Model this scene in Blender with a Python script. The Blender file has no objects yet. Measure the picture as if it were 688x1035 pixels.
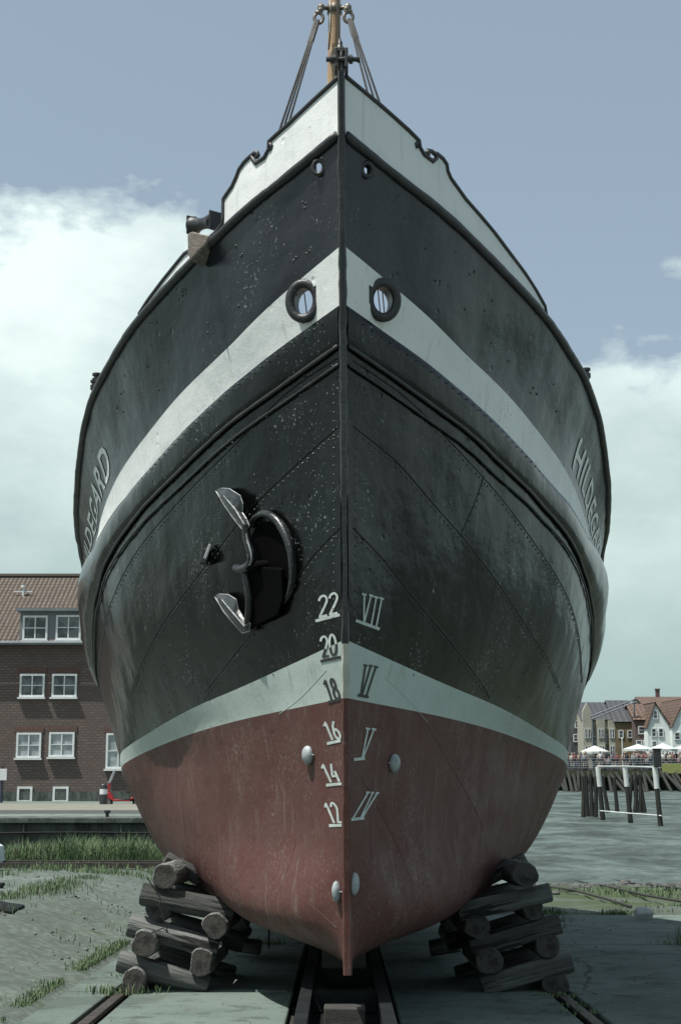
import bpy, bmesh, math, random
import numpy as np
from mathutils import Vector, Matrix, noise
from mathutils.bvhtree import BVHTree
R = random.Random(11)
scene = bpy.context.scene
COL = scene.collection
PI = math.pi

# ------------------------------------------------------------------ camera model (photo 688 x 1035)
F = 1437.0
TP = (766 - 517.5) / F
PITCH = math.atan(TP); CS, SN = math.cos(PITCH), math.sin(PITCH)
def ray(x, y):
    u = (x - 344) / F; v = (517.5 - y) / F
    return u, CS - v * SN, SN + v * CS
def pt(x, y, Y):
    u, dy, dz = ray(x, y)
    return Vector((u * Y / dy, Y, dz * Y / dy))
cam_d = bpy.data.cameras.new('camera'); cam = bpy.data.objects.new('camera', cam_d); COL.objects.link(cam)
cam.rotation_euler = (PI / 2 + PITCH, 0, 0)
cam_d.sensor_fit = 'VERTICAL'; cam_d.sensor_height = 36; cam_d.lens = F / 1035 * 36
cam_d.clip_start = .1; cam_d.clip_end = 6000
scene.camera = cam

# ------------------------------------------------------------------ ground levels
def slip(Y): return -1.027 - .0383 * Y
def slipY(y):
    u, dy, dz = ray(344, y); return 1.027 / (-dz / dy - .0383)
def sst(a, b, x):
    t = min(1, max(0, (x - a) / (b - a))); return t * t * (3 - 2 * t)
MUD = -3.0
QY = 24.0
def quay_z(Y): return -1.06 - (min(Y, 66) - 24) * (.94 / 42)
def ground_z(X, Y):
    s = slip(Y)
    left = s + .24 * sst(-1.66, -3.0, X) * 1.0
    right = s if Y < 15.4 else (slip(15.4) + (MUD - .06 - slip(15.4)) * sst(15.4, 38, Y))
    k = sst(-1.2, -3.2, X) if Y > 15 else sst(-1.2, -2.0, X)
    z = right + (left - right) * k
    return max(z, MUD - .4) if Y > 0 else s * 0 + slip(max(Y, -4))

# ------------------------------------------------------------------ helpers
class MB:
    def __init__(s): s.v = []; s.f = []; s.m = []
    def add(s, vs, fs, m=0):
        o = len(s.v); s.v += [Vector(p) for p in vs]
        for f in fs: s.f.append([i + o for i in f]); s.m.append(m)
    def box(s, c, size, rot=None, m=0, taper=1.0):
        hx, hy, hz = size[0] / 2, size[1] / 2, size[2] / 2
        vs = []
        for z in (-1, 1):
            k = taper if z > 0 else 1
            for x, y in ((-1, -1), (1, -1), (1, 1), (-1, 1)): vs.append(Vector((x * hx * k, y * hy * k, z * hz)))
        if rot is not None: vs = [rot @ p for p in vs]
        s.add([p + Vector(c) for p in vs], [(3, 2, 1, 0), (4, 5, 6, 7), (0, 1, 5, 4), (1, 2, 6, 5), (2, 3, 7, 6), (3, 0, 4, 7)], m)
    def tube(s, pts, r, n=8, m=0, cap=True, closed=False):
        pts = [Vector(p) for p in pts]; N = len(pts)
        rs = r if isinstance(r, (list, tuple)) else [r] * N
        vs = []; up = None
        for i, p in enumerate(pts):
            if closed: t = (pts[(i + 1) % N] - pts[i - 1])
            else: t = pts[min(i + 1, N - 1)] - pts[max(i - 1, 0)]
            if t.length < 1e-9: t = Vector((0, 0, 1))
            t.normalize()
            if up is None:
                up = Vector((0, 0, 1)) if abs(t.z) < .9 else Vector((1, 0, 0))
            a = t.cross(up)
            if a.length < 1e-6: a = t.orthogonal()
            a.normalize(); b = a.cross(t).normalized(); up = b
            for k in range(n):
                q = 2 * PI * k / n
                vs.append(p + (a * math.cos(q) + b * math.sin(q)) * rs[i])
        fs = []
        for i in range(N if closed else N - 1):
            j = (i + 1) % N
            for k in range(n):
                l = (k + 1) % n
                fs.append((i * n + k, i * n + l, j * n + l, j * n + k))
        if cap and not closed:
            fs.append(list(range(n))[::-1]); fs.append([(N - 1) * n + k for k in range(n)])
        s.add(vs, fs, m)
    def lathe(s, prof, origin=(0, 0, 0), axis=(0, 0, 1), n=16, m=0):
        ax = Vector(axis).normalized(); a = ax.orthogonal().normalized(); b = ax.cross(a); o = Vector(origin)
        vs = [o + ax * h + (a * math.cos(2 * PI * k / n) + b * math.sin(2 * PI * k / n)) * r for r, h in prof for k in range(n)]
        fs = [(i * n + k, i * n + (k + 1) % n, (i + 1) * n + (k + 1) % n, (i + 1) * n + k) for i in range(len(prof) - 1) for k in range(n)]
        fs.append(list(range(n))[::-1]); fs.append([(len(prof) - 1) * n + k for k in range(n)])
        s.add(vs, fs, m)
    def prism(s, outline, d, m=0):          # outline: list of 3d points, d: extrusion vector
        n = len(outline); o = [Vector(p) for p in outline]; d = Vector(d)
        s.add(o + [p + d for p in o], [list(range(n))[::-1], list(range(n, 2 * n))] + [(i, (i + 1) % n, n + (i + 1) % n, n + i) for i in range(n)], m)
    def ball(s, c, r, n=10, m=0, rot=None):
        rr = r if isinstance(r, (list, tuple)) else (r, r, r); c = Vector(c)
        vs = []; rows = max(4, n // 2)
        for i in range(rows + 1):
            t = PI * i / rows
            for k in range(n):
                q = 2 * PI * k / n
                p = Vector((math.sin(t) * math.cos(q) * rr[0], math.sin(t) * math.sin(q) * rr[1], math.cos(t) * rr[2]))
                if rot is not None: p = rot @ p
                vs.append(c + p)
        s.add(vs, [(i * n + k, (i + 1) * n + k, (i + 1) * n + (k + 1) % n, i * n + (k + 1) % n) for i in range(rows) for k in range(n)], m)
    def build(s, name, mats, parent=None, smooth=False, bevel=0):
        me = bpy.data.meshes.new(name); me.from_pydata([tuple(p) for p in s.v], [], s.f); me.validate(clean_customdata=False)
        if not isinstance(mats, (list, tuple)): mats = [mats]
        for q in mats: me.materials.append(q)
        if len(mats) > 1 and len(me.polygons) == len(s.m):
            for i, p in enumerate(me.polygons): p.material_index = s.m[i]
        bm = bmesh.new(); bm.from_mesh(me); bmesh.ops.recalc_face_normals(bm, faces=bm.faces); bm.to_mesh(me); bm.free()
        if smooth:
            for p in me.polygons: p.use_smooth = True
            if smooth != 'all':
                try: me.set_sharp_from_angle(angle=math.radians(40))
                except Exception: pass
        o = bpy.data.objects.new(name, me); COL.objects.link(o)
        if parent is not None: o.parent = parent
        if bevel:
            b = o.modifiers.new('bevel', 'BEVEL'); b.width = bevel; b.segments = 2; b.limit_method = 'ANGLE'
        return o
def tag(o, label=None, cat=None, group=None, kind=None):
    if label: o['label'] = label
    if cat: o['category'] = cat
    if group: o['group'] = group
    if kind: o['kind'] = kind
    return o
def empty(name, loc=(0, 0, 0), rot=(0, 0, 0)):
    o = bpy.data.objects.new(name, None); COL.objects.link(o); o.location = loc; o.rotation_euler = rot
    o.empty_display_size = .2
    return o
def copy_tree(o, parent=None):
    c = o.copy(); COL.objects.link(c)
    if parent is not None: c.parent = parent
    for ch in list(o.children): copy_tree(ch, c)
    return c

# ------------------------------------------------------------------ materials
def new_mat(name):
    m = bpy.data.materials.new(name); m.use_nodes = True
    nt = m.node_tree; b = nt.nodes['Principled BSDF']
    return m, nt, b
def nd(nt, t, **kw):
    n = nt.nodes.new(t)
    for k, v in kw.items(): setattr(n, k, v)
    return n
def coords(nt, stretch=(1, 1, 1), space='Object'):
    tc = nd(nt, 'ShaderNodeTexCoord'); mp = nd(nt, 'ShaderNodeMapping'); mp.inputs['Scale'].default_value = stretch
    nt.links.new(tc.outputs[space], mp.inputs['Vector']); return mp.outputs[0]
def noise_n(nt, vec, scale, detail=5, rough=.55):
    n = nd(nt, 'ShaderNodeTexNoise'); n.inputs['Scale'].default_value = scale; n.inputs['Detail'].default_value = detail
    n.inputs['Roughness'].default_value = rough; nt.links.new(vec, n.inputs['Vector']); return n.outputs['Fac']
def ramp(nt, fac, lo, hi, c0=(0, 0, 0), c1=(1, 1, 1)):
    r = nd(nt, 'ShaderNodeValToRGB'); e = r.color_ramp.elements
    e[0].position = lo; e[1].position = hi; e[0].color = (*c0, 1); e[1].color = (*c1, 1)
    nt.links.new(fac, r.inputs['Fac']); return r.outputs['Color']
def mixc(nt, fac, a, b, mode='MIX'):
    m = nd(nt, 'ShaderNodeMix'); m.data_type = 'RGBA'; m.blend_type = mode
    for s, val in ((m.inputs[0], fac), (m.inputs[6], a), (m.inputs[7], b)):
        if isinstance(val, (int, float)): s.default_value = val
        elif isinstance(val, tuple): s.default_value = (*val, 1)
        else: nt.links.new(val, s)
    return m.outputs[2]
def bump(nt, b, h, strength, dist=.01, prev=None):
    n = nd(nt, 'ShaderNodeBump'); n.inputs['Strength'].default_value = strength; n.inputs['Distance'].default_value = dist
    nt.links.new(h, n.inputs['Height'])
    if prev is not None: nt.links.new(prev, n.inputs['Normal'])
    nt.links.new(n.outputs[0], b.inputs['Normal']); return n.outputs[0]
def pm(name, c1, c2, scale=4, lo=.35, hi=.65, rough=.6, bstr=.3, bscale=30, bdist=.01, metal=0, stretch=(1, 1, 1), c3=None, s3=20, t3=(.62, .7), st3=(1, 1, 1), spec=.5, rv=.0):
    m, nt, b = new_mat(name); v = coords(nt, stretch)
    col = ramp(nt, noise_n(nt, v, scale), lo, hi, c1, c2)
    if c3 is not None:
        v3 = coords(nt, st3); col = mixc(nt, ramp(nt, noise_n(nt, v3, s3, 6, .65), *t3), col, c3)
    nt.links.new(col, b.inputs['Base Color'])
    b.inputs['Roughness'].default_value = rough; b.inputs['Metallic'].default_value = metal
    b.inputs['Specular IOR Level'].default_value = spec
    if rv:
        r = ramp(nt, noise_n(nt, v, scale * 3.1), .3, .7, (rough - rv,) * 3, (rough + rv,) * 3); nt.links.new(r, b.inputs['Roughness'])
    if bstr: bump(nt, b, noise_n(nt, v, bscale, 6, .6), bstr, bdist)
    return m
def paint(name, base, dirt, chip, rough, chips=(.66, .70), streak=.35, dent=1.0, specular=.5, fine=.42, rv=.1, md=.18):
    """layered old ship's paint: orange peel, dents, run marks, chips"""
    m, nt, b = new_mat(name); v = coords(nt)
    col = ramp(nt, noise_n(nt, v, 3.5, 7, .6), .3, .7, base, tuple(q * (1 - md) + w * md for q, w in zip(base, dirt)))
    vs = coords(nt, (7, 7, .55))
    st = ramp(nt, noise_n(nt, vs, 3.2, 5, .6), .57, .72, (0, 0, 0), (streak,) * 3)
    col = mixc(nt, st, col, dirt)
    ch = noise_n(nt, v, 55, 4, .7); big = noise_n(nt, v, 2.2, 3, .5)
    mul = nd(nt, 'ShaderNodeMath', operation='MULTIPLY_ADD'); nt.links.new(big, mul.inputs[0]); mul.inputs[1].default_value = .35; nt.links.new(ch, mul.inputs[2])
    chm = ramp(nt, mul.outputs[0], chips[0] + .175, chips[1] + .175)
    col = mixc(nt, chm, col, chip)
    nt.links.new(col, b.inputs['Base Color'])
    rr = ramp(nt, noise_n(nt, v, 6, 6, .6), .3, .7, (rough - rv,) * 3, (min(1, rough + rv * 1.3),) * 3)
    nt.links.new(rr, b.inputs['Roughness']); b.inputs['Specular IOR Level'].default_value = specular
    b1 = bump(nt, b, noise_n(nt, v, 5, 3, .5), .35 * dent, .03)
    b2 = bump(nt, b, noise_n(nt, v, 95, 4, .65), fine, .003, b1)
    vo = nd(nt, 'ShaderNodeTexVoronoi'); vo.inputs['Scale'].default_value = 9; nt.links.new(v, vo.inputs['Vector'])
    d = ramp(nt, vo.outputs['Distance'], .02, .16)
    g = ramp(nt, noise_n(nt, v, 1.7, 2), .5, .56, (0, 0, 0), (1, 1, 1))
    pit = mixc(nt, g, (1., 1., 1.), d)
    bump(nt, b, pit, .55 * dent, .008, b2)
    return m
M = {}
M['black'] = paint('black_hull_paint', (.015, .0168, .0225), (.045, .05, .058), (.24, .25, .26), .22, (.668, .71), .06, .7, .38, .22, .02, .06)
M['blackshade'] = paint('black_hull_paint_shaded', (.003, .0037, .0038), (.009, .0125, .0115), (.2, .22, .22), .17, (.658, .70), .05, .8, .25, .2, .02, .06)  # darker copy of the black paint: dark ground reflection put into the colour
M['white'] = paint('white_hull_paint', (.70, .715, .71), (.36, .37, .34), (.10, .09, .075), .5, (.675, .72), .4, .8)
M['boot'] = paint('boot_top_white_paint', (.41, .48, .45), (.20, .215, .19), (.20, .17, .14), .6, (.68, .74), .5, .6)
M['red'] = paint('red_antifouling_paint', (.085, .031, .026), (.135, .102, .088), (.17, .135, .115), .58, (.56, .76), .85, 1.0, .3)
M['cream'] = pm('aged_cream_paint', (.44, .45, .39), (.33, .32, .27), 7, rough=.6)
M['trim'] = pm('black_trim_paint', (.016, .017, .019), (.035, .035, .037), 9, rough=.42, bstr=.6, bscale=55, bdist=.006, c3=(.3, .3, .3), s3=60, t3=(.68, .74))
M['mark'] = pm('white_mark_paint', (.50, .55, .53), (.36, .40, .38), 22, rough=.6, bstr=.2, bscale=60)
M['lettering'] = pm('white_lettering_paint', (.78, .80, .79), (.66, .68, .67), 22, rough=.55, bstr=.2, bscale=60)
M['markblack'] = pm('black_mark_paint', (.015, .015, .015), (.03, .03, .03), 20, rough=.6, bstr=.2)
M['zinc'] = pm('zinc_anode_metal', (.36, .39, .40), (.22, .25, .26), 18, rough=.6, metal=.15, bscale=50)
M['iron'] = pm('black_iron', (.012, .013, .014), (.028, .029, .03), 12, rough=.4, bstr=.5, bscale=50, bdist=.006, c3=(.16, .16, .16), s3=30, t3=(.62, .7))
M['anchor'] = pm('worn_black_anchor_paint', (.012, .013, .014), (.03, .033, .036), 10, rough=.28, bstr=.5, bscale=50, bdist=.005, c3=(.25, .27, .28), s3=70, t3=(.60, .70))
M['fluke'] = pm('worn_fluke_paint', (.016, .018, .02), (.05, .054, .058), 14, rough=.25, bstr=.6, bscale=60, bdist=.005, c3=(.26, .29, .30), s3=110, t3=(.60, .72))
M['dark'] = pm('mouth_shade_black', (.001, .001, .001), (.0015, .0015, .0015), 4, rough=.8, bstr=0, spec=.05)  # near-black: shade of the hawse mouth put into the colour
M['bright'] = pm('worn_steel_highlight', (.45, .47, .47), (.25, .26, .26), 30, rough=.4, metal=.3, bscale=60)  # bright edge steel: wear plus highlight put into the colour
M['varnish'] = pm('varnished_spruce', (.27, .17, .085), (.38, .26, .15), 9, rough=.4, stretch=(6, 6, .6), c3=(.62, .58, .5), s3=4, t3=(.55, .62), st3=(8, 8, .8))
M['wire'] = pm('dark_wire_rope', (.012, .012, .012), (.025, .024, .023), 40, rough=.6, bstr=.4, bscale=200)
M['galv'] = pm('galvanised_shackle', (.22, .2, .17), (.12, .1, .08), 20, rough=.5, metal=.5)
M['brownwood'] = pm('worn_oak_chock', (.16, .13, .11), (.28, .25, .21), 14, rough=.8, stretch=(2, 2, 8), bscale=40)
M['deck'] = pm('deck_planks', (.2, .16, .12), (.28, .23, .17), 6, rough=.7, stretch=(20, 1, 1))

# ================================================================== THE SHIP
def img_curve(pts):
    """(half width px, y px, distance) -> 3d points on one side"""
    out = []
    for w, y, Y in pts:
        u, dy, dz = ray(344 + w, y)
        out.append((max(u * Y / dy, .018), Y, dz * Y / dy))
    return out
TIP = lambda y, Y: (0, y, Y)
C_sheer = img_curve([(0, 137, 6.35), (52, 177, 6.6), (100, 214, 6.9), (155, 268, 7.35), (210, 328, 8.0), (228, 355, 8.35), (253, 405, 9.0), (263, 450, 9.6), (268, 500, 10.3), (268, 522, 10.7), (262, 560, 11.6), (254, 590, 12.3)])
C_st = img_curve([(0, 250, 6.45), (28, 270, 6.6), (86, 319.5, 6.95), (114, 349, 7.2), (162, 395, 7.75), (200, 441, 8.35), (222, 472, 8.85), (239, 507, 9.5), (249, 545, 10.3), (255, 570, 11.0)]) + [(2.12, 12.3, 1.22)]
C_sb = img_curve([(3, 309, 6.51), (86, 368, 7.05), (114, 391, 7.3), (160, 434, 7.8), (190, 466, 8.25), (223, 507, 8.95), (243, 542, 9.7), (257, 575, 10.6)]) + [(2.09, 12.3, 1.03)]
C_bl = img_curve([(3, 351, 6.55), (86, 409, 7.1), (114, 430, 7.35), (162, 474, 7.9), (195, 507, 8.4), (235, 562, 9.25), (247, 600, 9.85), (251, 632, 10.5), (248, 680, 11.5)]) + [(2.02, 12.3, .56)]
C_bu = img_curve([(2, 648, 6.75), (112, 697, 7.9), (150, 713, 8.5), (190, 735, 9.4), (226, 762, 11.0)]) + [(1.84, 12.3, -.06)]
C_lo = img_curve([(2, 706, 6.85), (110, 728, 8.0), (170, 746, 9.15), (225, 776, 11.1)]) + [(1.82, 12.3, -.17)]
C_mid = [(.018, 6.98, -.40), (.15, 7.25, -.41), (.28, 7.5, -.42), (.52, 8, -.43), (.93, 9, -.42), (1.28, 10, -.37), (1.6, 11, -.30), (1.70, 12.3, -.38)]
C_bil = [(.018, 7.03, -.74), (.19, 7.25, -.80), (.32, 7.5, -.815), (.54, 8, -.815), (.85, 9, -.77), (1.14, 10, -.73), (1.37, 11, -.70), (1.47, 12.3, -.72)]
def keelz(Y): return -1.01 - (Y - 7.05) * .0383
C_keel = [(.018, Y, max(keelz(Y), -.962 - (Y - 7.05) * .14) if Y < 8 else keelz(Y)) for Y in (7.05, 7.3, 7.6, 8, 9, 10, 11, 12.3)]
CURVES = [C_sheer, C_st, C_sb, C_bl, C_bu, C_lo, C_mid, C_bil, C_keel]
RISE = [0, 0, 0, .05, .25, .3, .35, .3, .02]
def pchip(x, y, xs):
    x = np.array(x, float); y = np.array(y, float); h = np.diff(x); d = np.diff(y) / h; n = len(x)
    m = np.zeros(n); m[0] = d[0]; m[-1] = d[-1]
    for i in range(1, n - 1):
        w1, w2 = 2 * h[i] + h[i - 1], h[i] + 2 * h[i - 1]
        if d[i - 1] * d[i] > 0: m[i] = (w1 + w2) / (w1 / d[i - 1] + w2 / d[i])
    idx = np.clip(np.searchsorted(x, xs) - 1, 0, n - 2); t = (xs - x[idx]) / h[idx]
    return (2 * t**3 - 3 * t**2 + 1) * y[idx] + (t**3 - 2 * t**2 + t) * h[idx] * m[idx] + (-2 * t**3 + 3 * t**2) * y[idx + 1] + (t**3 - t**2) * h[idx] * m[idx + 1]
NT = 190
YEND = 16.0
lines = []
for c, rise in zip(CURVES, RISE):
    c = list(c); X, Y, Z = c[-1]
    for yy, k, rz in ((13.4, .97, .1), (14.5, .82, .35), (15.3, .6, .7), (15.8, .34, .95), (YEND, .012, 1)):
        c.append((max(X * k, .012), yy, Z + rise * rz))
    a = np.array(c)
    ys = np.linspace(a[0, 1], YEND, 420)
    xs, zs = pchip(a[:, 1], a[:, 0], ys), pchip(a[:, 1], a[:, 2], ys)
    for _ in range(60):
        for q in (xs, zs): q[1:-1] = q[1:-1] * .5 + (q[:-2] + q[2:]) * .25
    tt = np.linspace(0, 1, NT + 1); tt = .55 * tt + .45 * tt ** 2.4
    yq = a[0, 1] + (YEND - a[0, 1]) * tt
    lines.append(np.stack([np.interp(yq, ys, xs), yq, np.interp(yq, ys, zs)], 1))
SUB = [14, 12, 7, 18, 6, 7, 9, 9]
def section(i):
    P = [lines[k][i] for k in range(9)]
    out = []; tags = []
    P0 = [2 * P[0] - P[1]] + P + [2 * P[-1] - P[-2]]
    for k in range(8):
        p0, p1, p2, p3 = P0[k], P0[k + 1], P0[k + 2], P0[k + 3]
        d1 = max(np.linalg.norm(p2 - p1), 1e-4); d0 = max(np.linalg.norm(p1 - p0), 1e-4); d2 = max(np.linalg.norm(p3 - p2), 1e-4)
        m1 = ((p1 - p0) / d0 * d1 + (p2 - p1) / d1 * d0) / (d0 + d1) * d1
        m2 = ((p2 - p1) / d1 * d2 + (p3 - p2) / d2 * d1) / (d1 + d2) * d1
        for j in range(SUB[k]):
            t = j / SUB[k]
            out.append((2 * t**3 - 3 * t**2 + 1) * p1 + (t**3 - 2 * t**2 + t) * m1 + (-2 * t**3 + 3 * t**2) * p2 + (t**3 - t**2) * m2); tags.append(k)
    out.append(P[-1]); return out, tags
SEC = []
for i in range(NT + 1):
    o, ROWTAG = section(i); SEC.append(o)
SEC = np.array(SEC); NR = SEC.shape[1]
SEC[:, :, 0] = np.maximum(SEC[:, :, 0], .012)
# dents: plating pushed in between frames
NRM = np.zeros_like(SEC)
du = np.gradient(SEC, axis=0); dv = np.gradient(SEC, axis=1); NRM = np.cross(dv, du)
NRM /= np.maximum(np.linalg.norm(NRM, axis=2, keepdims=True), 1e-9)
if NRM[60, 30, 0] < 0: NRM = -NRM
def hull_side(sg):
    S = SEC.copy()
    for i in range(2, NT - 2):
        fade = sst(2, 14, i)
        for j in range(NR):
            p = Vector(S[i, j]); q = Vector((p.x * sg * 1.0, p.y, p.z))
            a = noise.noise(q * 2.3 + Vector((3, 7 * sg, 1))) * .009 + noise.noise(q * 6.1) * .003
            if ROWTAG[min(j, NR - 2)] in (1, 4): a *= .5
            S[i, j] += NRM[i, j] * a * fade
    S[:, :, 0] *= sg
    return S
SIDE = {1: hull_side(1), -1: hull_side(-1)}
ROW0 = np.cumsum([0] + SUB)                      # row index of each curve

KEEL = Vector((.034, 7.05, -1.01)); ROLL = -.0073
ship = empty('ship', KEEL, (0, ROLL, 0))
tag(ship, 'black and white riveted steel ship with red bottom, bow on, standing on log cribs', 'ship')
MW = Matrix.Translation(KEEL) @ Matrix.Rotation(ROLL, 4, 'Y')
BASE = Vector((0, 7.05, -1.01))                  # hull arrays are in the unrolled frame; local = p - BASE
def loc(p): return Vector(p) - BASE
TOLOC = MW.inverted()
# holes (local frame) : centre, axis, hole radii
def hullpolys():
    vs = []; fs = []; ms = []
    for sg in (1, -1):
        S = SIDE[sg]; o = len(vs)
        for i in range(NT + 1):
            for j in range(NR): vs.append(loc(S[i, j]))
        for i in range(NT):
            for j in range(NR - 1):
                a = o + i * NR + j; f = (a, a + 1, a + NR + 1, a + NR)
                fs.append(f if sg < 0 else f[::-1])
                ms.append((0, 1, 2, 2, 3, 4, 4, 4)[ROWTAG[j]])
    # keel bottom strip and stern closure
    nb = (NT + 1) * NR
    for i in range(NT):
        a = i * NR + NR - 1; fs.append((a, a + NR, nb + a + NR, nb + a)); ms.append(4)
    for j in range(NR - 1):
        a = NT * NR + j; fs.append((a, a + 1, nb + a + 1, nb + a)); ms.append((0, 1, 2, 2, 3, 4, 4, 4)[ROWTAG[j]])
    return vs, fs, ms
HV, HF, HM = hullpolys()
BVH = BVHTree.FromPolygons(HV, HF)
CAML = TOLOC @ Vector((0, 0, 0)); ROT = TOLOC.to_3x3()
def hit(x, y):
    u, dy, dz = ray(x, y); d = (ROT @ Vector((u, dy, dz))).normalized()
    p, n, i, dist = BVH.ray_cast(CAML, d)
    if p is None: return None
    if n.dot(d) > 0: n = -n
    return p, n
HOLES = []
for hx, hy, rx, rz in ((308, 305, .062, .078), (385.5, 304, .062, .078), (322.5, 169.5, .019, .023), (370.5, 172, .019, .023)):
    p, n = hit(hx, hy); HOLES.append((p, n, rx, rz))
def in_hole(c):
    for p, n, rx, rz in HOLES:
        if abs(c.y - p.y) < .3 and ((c.x - p.x) / rx) ** 2 + ((c.z - p.z) / rz) ** 2 < 1: return True
    return False
hb = MB(); keepf = []
for f, m_ in zip(HF, HM):
    c = (HV[f[0]] + HV[f[2]]) / 2
    if c.y < 1.0 and in_hole(c): continue
    hb.f.append(list(f)); hb.m.append(m_)
hb.v = HV
hull = hb.build('hull', [M['black'], M['white'], M['blackshade'], M['boot'], M['red']], ship, smooth='all')

# deck (below the hawse holes) and stem bar
dk = MB()
drow = ROW0[2] + 2
for i in range(3, NT):
    for sg in (1, -1): pass
dv_ = []; df = []
for i in range(3, NT, 3):
    a = SIDE[1][i, drow]; b_ = SIDE[-1][i, drow]
    dv_ += [loc(a) + Vector((-.01, 0, -.12)), loc(b_) + Vector((.01, 0, -.12))]
for k in range(len(dv_) // 2 - 1): df.append((2 * k, 2 * k + 2, 2 * k + 3, 2 * k + 1))
dk.add(dv_, df); dk.build('deck', M['deck'], ship)

stem = []
ytop = 74
for y_, Y_ in ((ytop, 6.255), (100, 6.29), (137, 6.35), (250, 6.45), (310, 6.515), (352, 6.555), (500, 6.65), (648, 6.75), (706, 6.85), (790, 6.93), (850, 6.98), (915, 7.03), (985, 7.05)):
    u, dy, dz = ray(344, y_); stem.append((Y_, dz * Y_ / dy))
stem = np.array(stem); zz = np.linspace(stem[0, 1], stem[-1, 1], 150)
yy = np.interp(-zz, -stem[:, 1], stem[:, 0])
for _ in range(30): yy[1:-1] = yy[1:-1] * .5 + (yy[:-2] + yy[2:]) * .25
zb, zr = lines[4][0][2], lines[5][0][2]
sb = MB(); rows = []
for k in range(150):
    t = k / 149; hw = .0185 + .004 * math.sin(k * 1.3) * .3 + (.004 if k > 120 else 0) - .004 * max(0, .15 - t) / .15
    if 10 < k < 18: hw += .007 * math.sin((k - 10) / 8 * PI)
    yo = yy[k] - .03
    jit = noise.noise(Vector((0, 0, k * .35))) * .0035; hw *= 1 + .12 * noise.noise(Vector((5, 0, k * .6)))
    rows.append([loc((-hw + jit, yo + .012, zz[k])), loc((-hw * .62 + jit, yo, zz[k])), loc((hw * .62 + jit, yo, zz[k])), loc((hw + jit, yo + .012, zz[k])), loc((hw + jit, yo + .09, zz[k])), loc((-hw + jit, yo + .09, zz[k]))])
vs = [p for r in rows for p in r]
for p in vs: sb.v.append(p)
for k in range(149):
    mi = 0 if zz[k] > zb - .005 else (1 if zz[k] > zr else 2)
    for q in range(6):
        sb.f.append([k * 6 + q, k * 6 + (q + 1) % 6, k * 6 + 6 + (q + 1) % 6, k * 6 + 6 + q]); sb.m.append(mi)
sb.f.append([0, 1, 2, 3, 4, 5]); sb.m.append(0)
sb.f.append([149 * 6 + q for q in range(6)][::-1]); sb.m.append(2)
sb.build('stem_bar', [M['trim'], M['cream'], M['red']], ship, smooth=True)
# beads where plating meets the stem
se = MB()
for sg in (1, -1):
    se.tube([loc((sg * (.02 + .002 * math.sin(k)), yy[k] + .018 + .0, zz[k])) for k in range(14, 92)], .0075, 6)
se.build('stem_weld', M['trim'], ship, smooth=True)

# ---- sheer moulding, fender band, lips
def along(sg, row, i0, i1, off=0.0, dz=0.0):
    S = SIDE[sg]
    return [loc(S[i, row]) + Vector((NRM[i, row][0] * sg, NRM[i, row][1], NRM[i, row][2])) * off + Vector((0, 0, dz)) for i in range(i0, i1)]
for sg in (1, -1):
    b = MB(); b.tube(along(sg, 0, 0, NT + 1, .004, .0), [.0235 + .0035 * noise.noise(Vector((i * .21, sg * 3, 0))) + .002 * noise.noise(Vector((i * .9, sg, 4))) for i in range(NT + 1)], 10); b.build('sheer_rail', M['trim'], ship, smooth='all')
    # half-round steel fender band between the white stripe and the lower lip
    b = MB(); r0, r1 = ROW0[2], ROW0[3]; prof_n = 9; vs = []
    for i in range(NT + 1):
        Yi = SIDE[sg][i, r0][1]; fl_ = sst(6.5, 7.3, Yi); bulge = .004 + .062 * sst(7.6, 10.6, Yi) - .05 * sst(13.5, 15.5, Yi)
        for q in range(prof_n):
            t = q / (prof_n - 1); row = r0 + t * (r1 - r0); j = int(row); fr = row - j; j2 = min(j + 1, r1)
            p = SIDE[sg][i, j] * (1 - fr) + SIDE[sg][i, j2] * fr; nn = NRM[i, j].copy(); nn[0] *= sg
            e = math.sin(PI * min(1, t * 1.0)) ** .6 if 0 < t < 1 else 0
            d = .003 + bulge * e + (.010 * fl_ + .002 if 0 < q < 8 else 0)
            vs.append(loc(p + nn * d))
    b.add(vs, [(i * prof_n + q, i * prof_n + q + 1, (i + 1) * prof_n + q + 1, (i + 1) * prof_n + q) for i in range(NT) for q in range(prof_n - 1)])
    b.build('fender_band', M['blackshade'], ship, smooth='all')
    b = MB(); b.tube(along(sg, r1, 0, NT, .014, .004), [.0105 + .003 * noise.noise(Vector((i * .4, sg * 5, 9))) for i in range(NT)], 8); b.tube(along(sg, r1 + 1, 0, NT, .010, -.006), [.0075 + .003 * noise.noise(Vector((i * .5, sg * 5, 2))) for i in range(NT)], 8)
    b.build('fender_lip', M['trim'], ship, smooth='all')

# ---- plate seams and rivets, traced over the hull
def trace(pts, step=2.0):
    out = []
    for (x0, y0), (x1, y1) in zip(pts[:-1], pts[1:]):
        n = max(1, int(math.hypot(x1 - x0, y1 - y0) / step))
        for k in range(n):
            t = k / n; h = hit(x0 + (x1 - x0) * t, y0 + (y1 - y0) * t)
            if h: out.append(h)
    h = hit(*pts[-1])
    if h: out.append(h)
    return out
def smooth_px(pts, n=8):
    P = [pts[0]] + list(pts) + [pts[-1]]; out = []
    for k in range(1, len(P) - 2):
        for q in range(n):
            t = q / n
            out.append(tuple(.5 * (2 * P[k][a] + (P[k + 1][a] - P[k - 1][a]) * t + (2 * P[k - 1][a] - 5 * P[k][a] + 4 * P[k + 1][a] - P[k + 2][a]) * t * t + (3 * P[k][a] - P[k - 1][a] - 3 * P[k + 1][a] + P[k + 2][a]) * t**3) for a in (0, 1)))
    out.append(pts[-1]); return out
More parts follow.
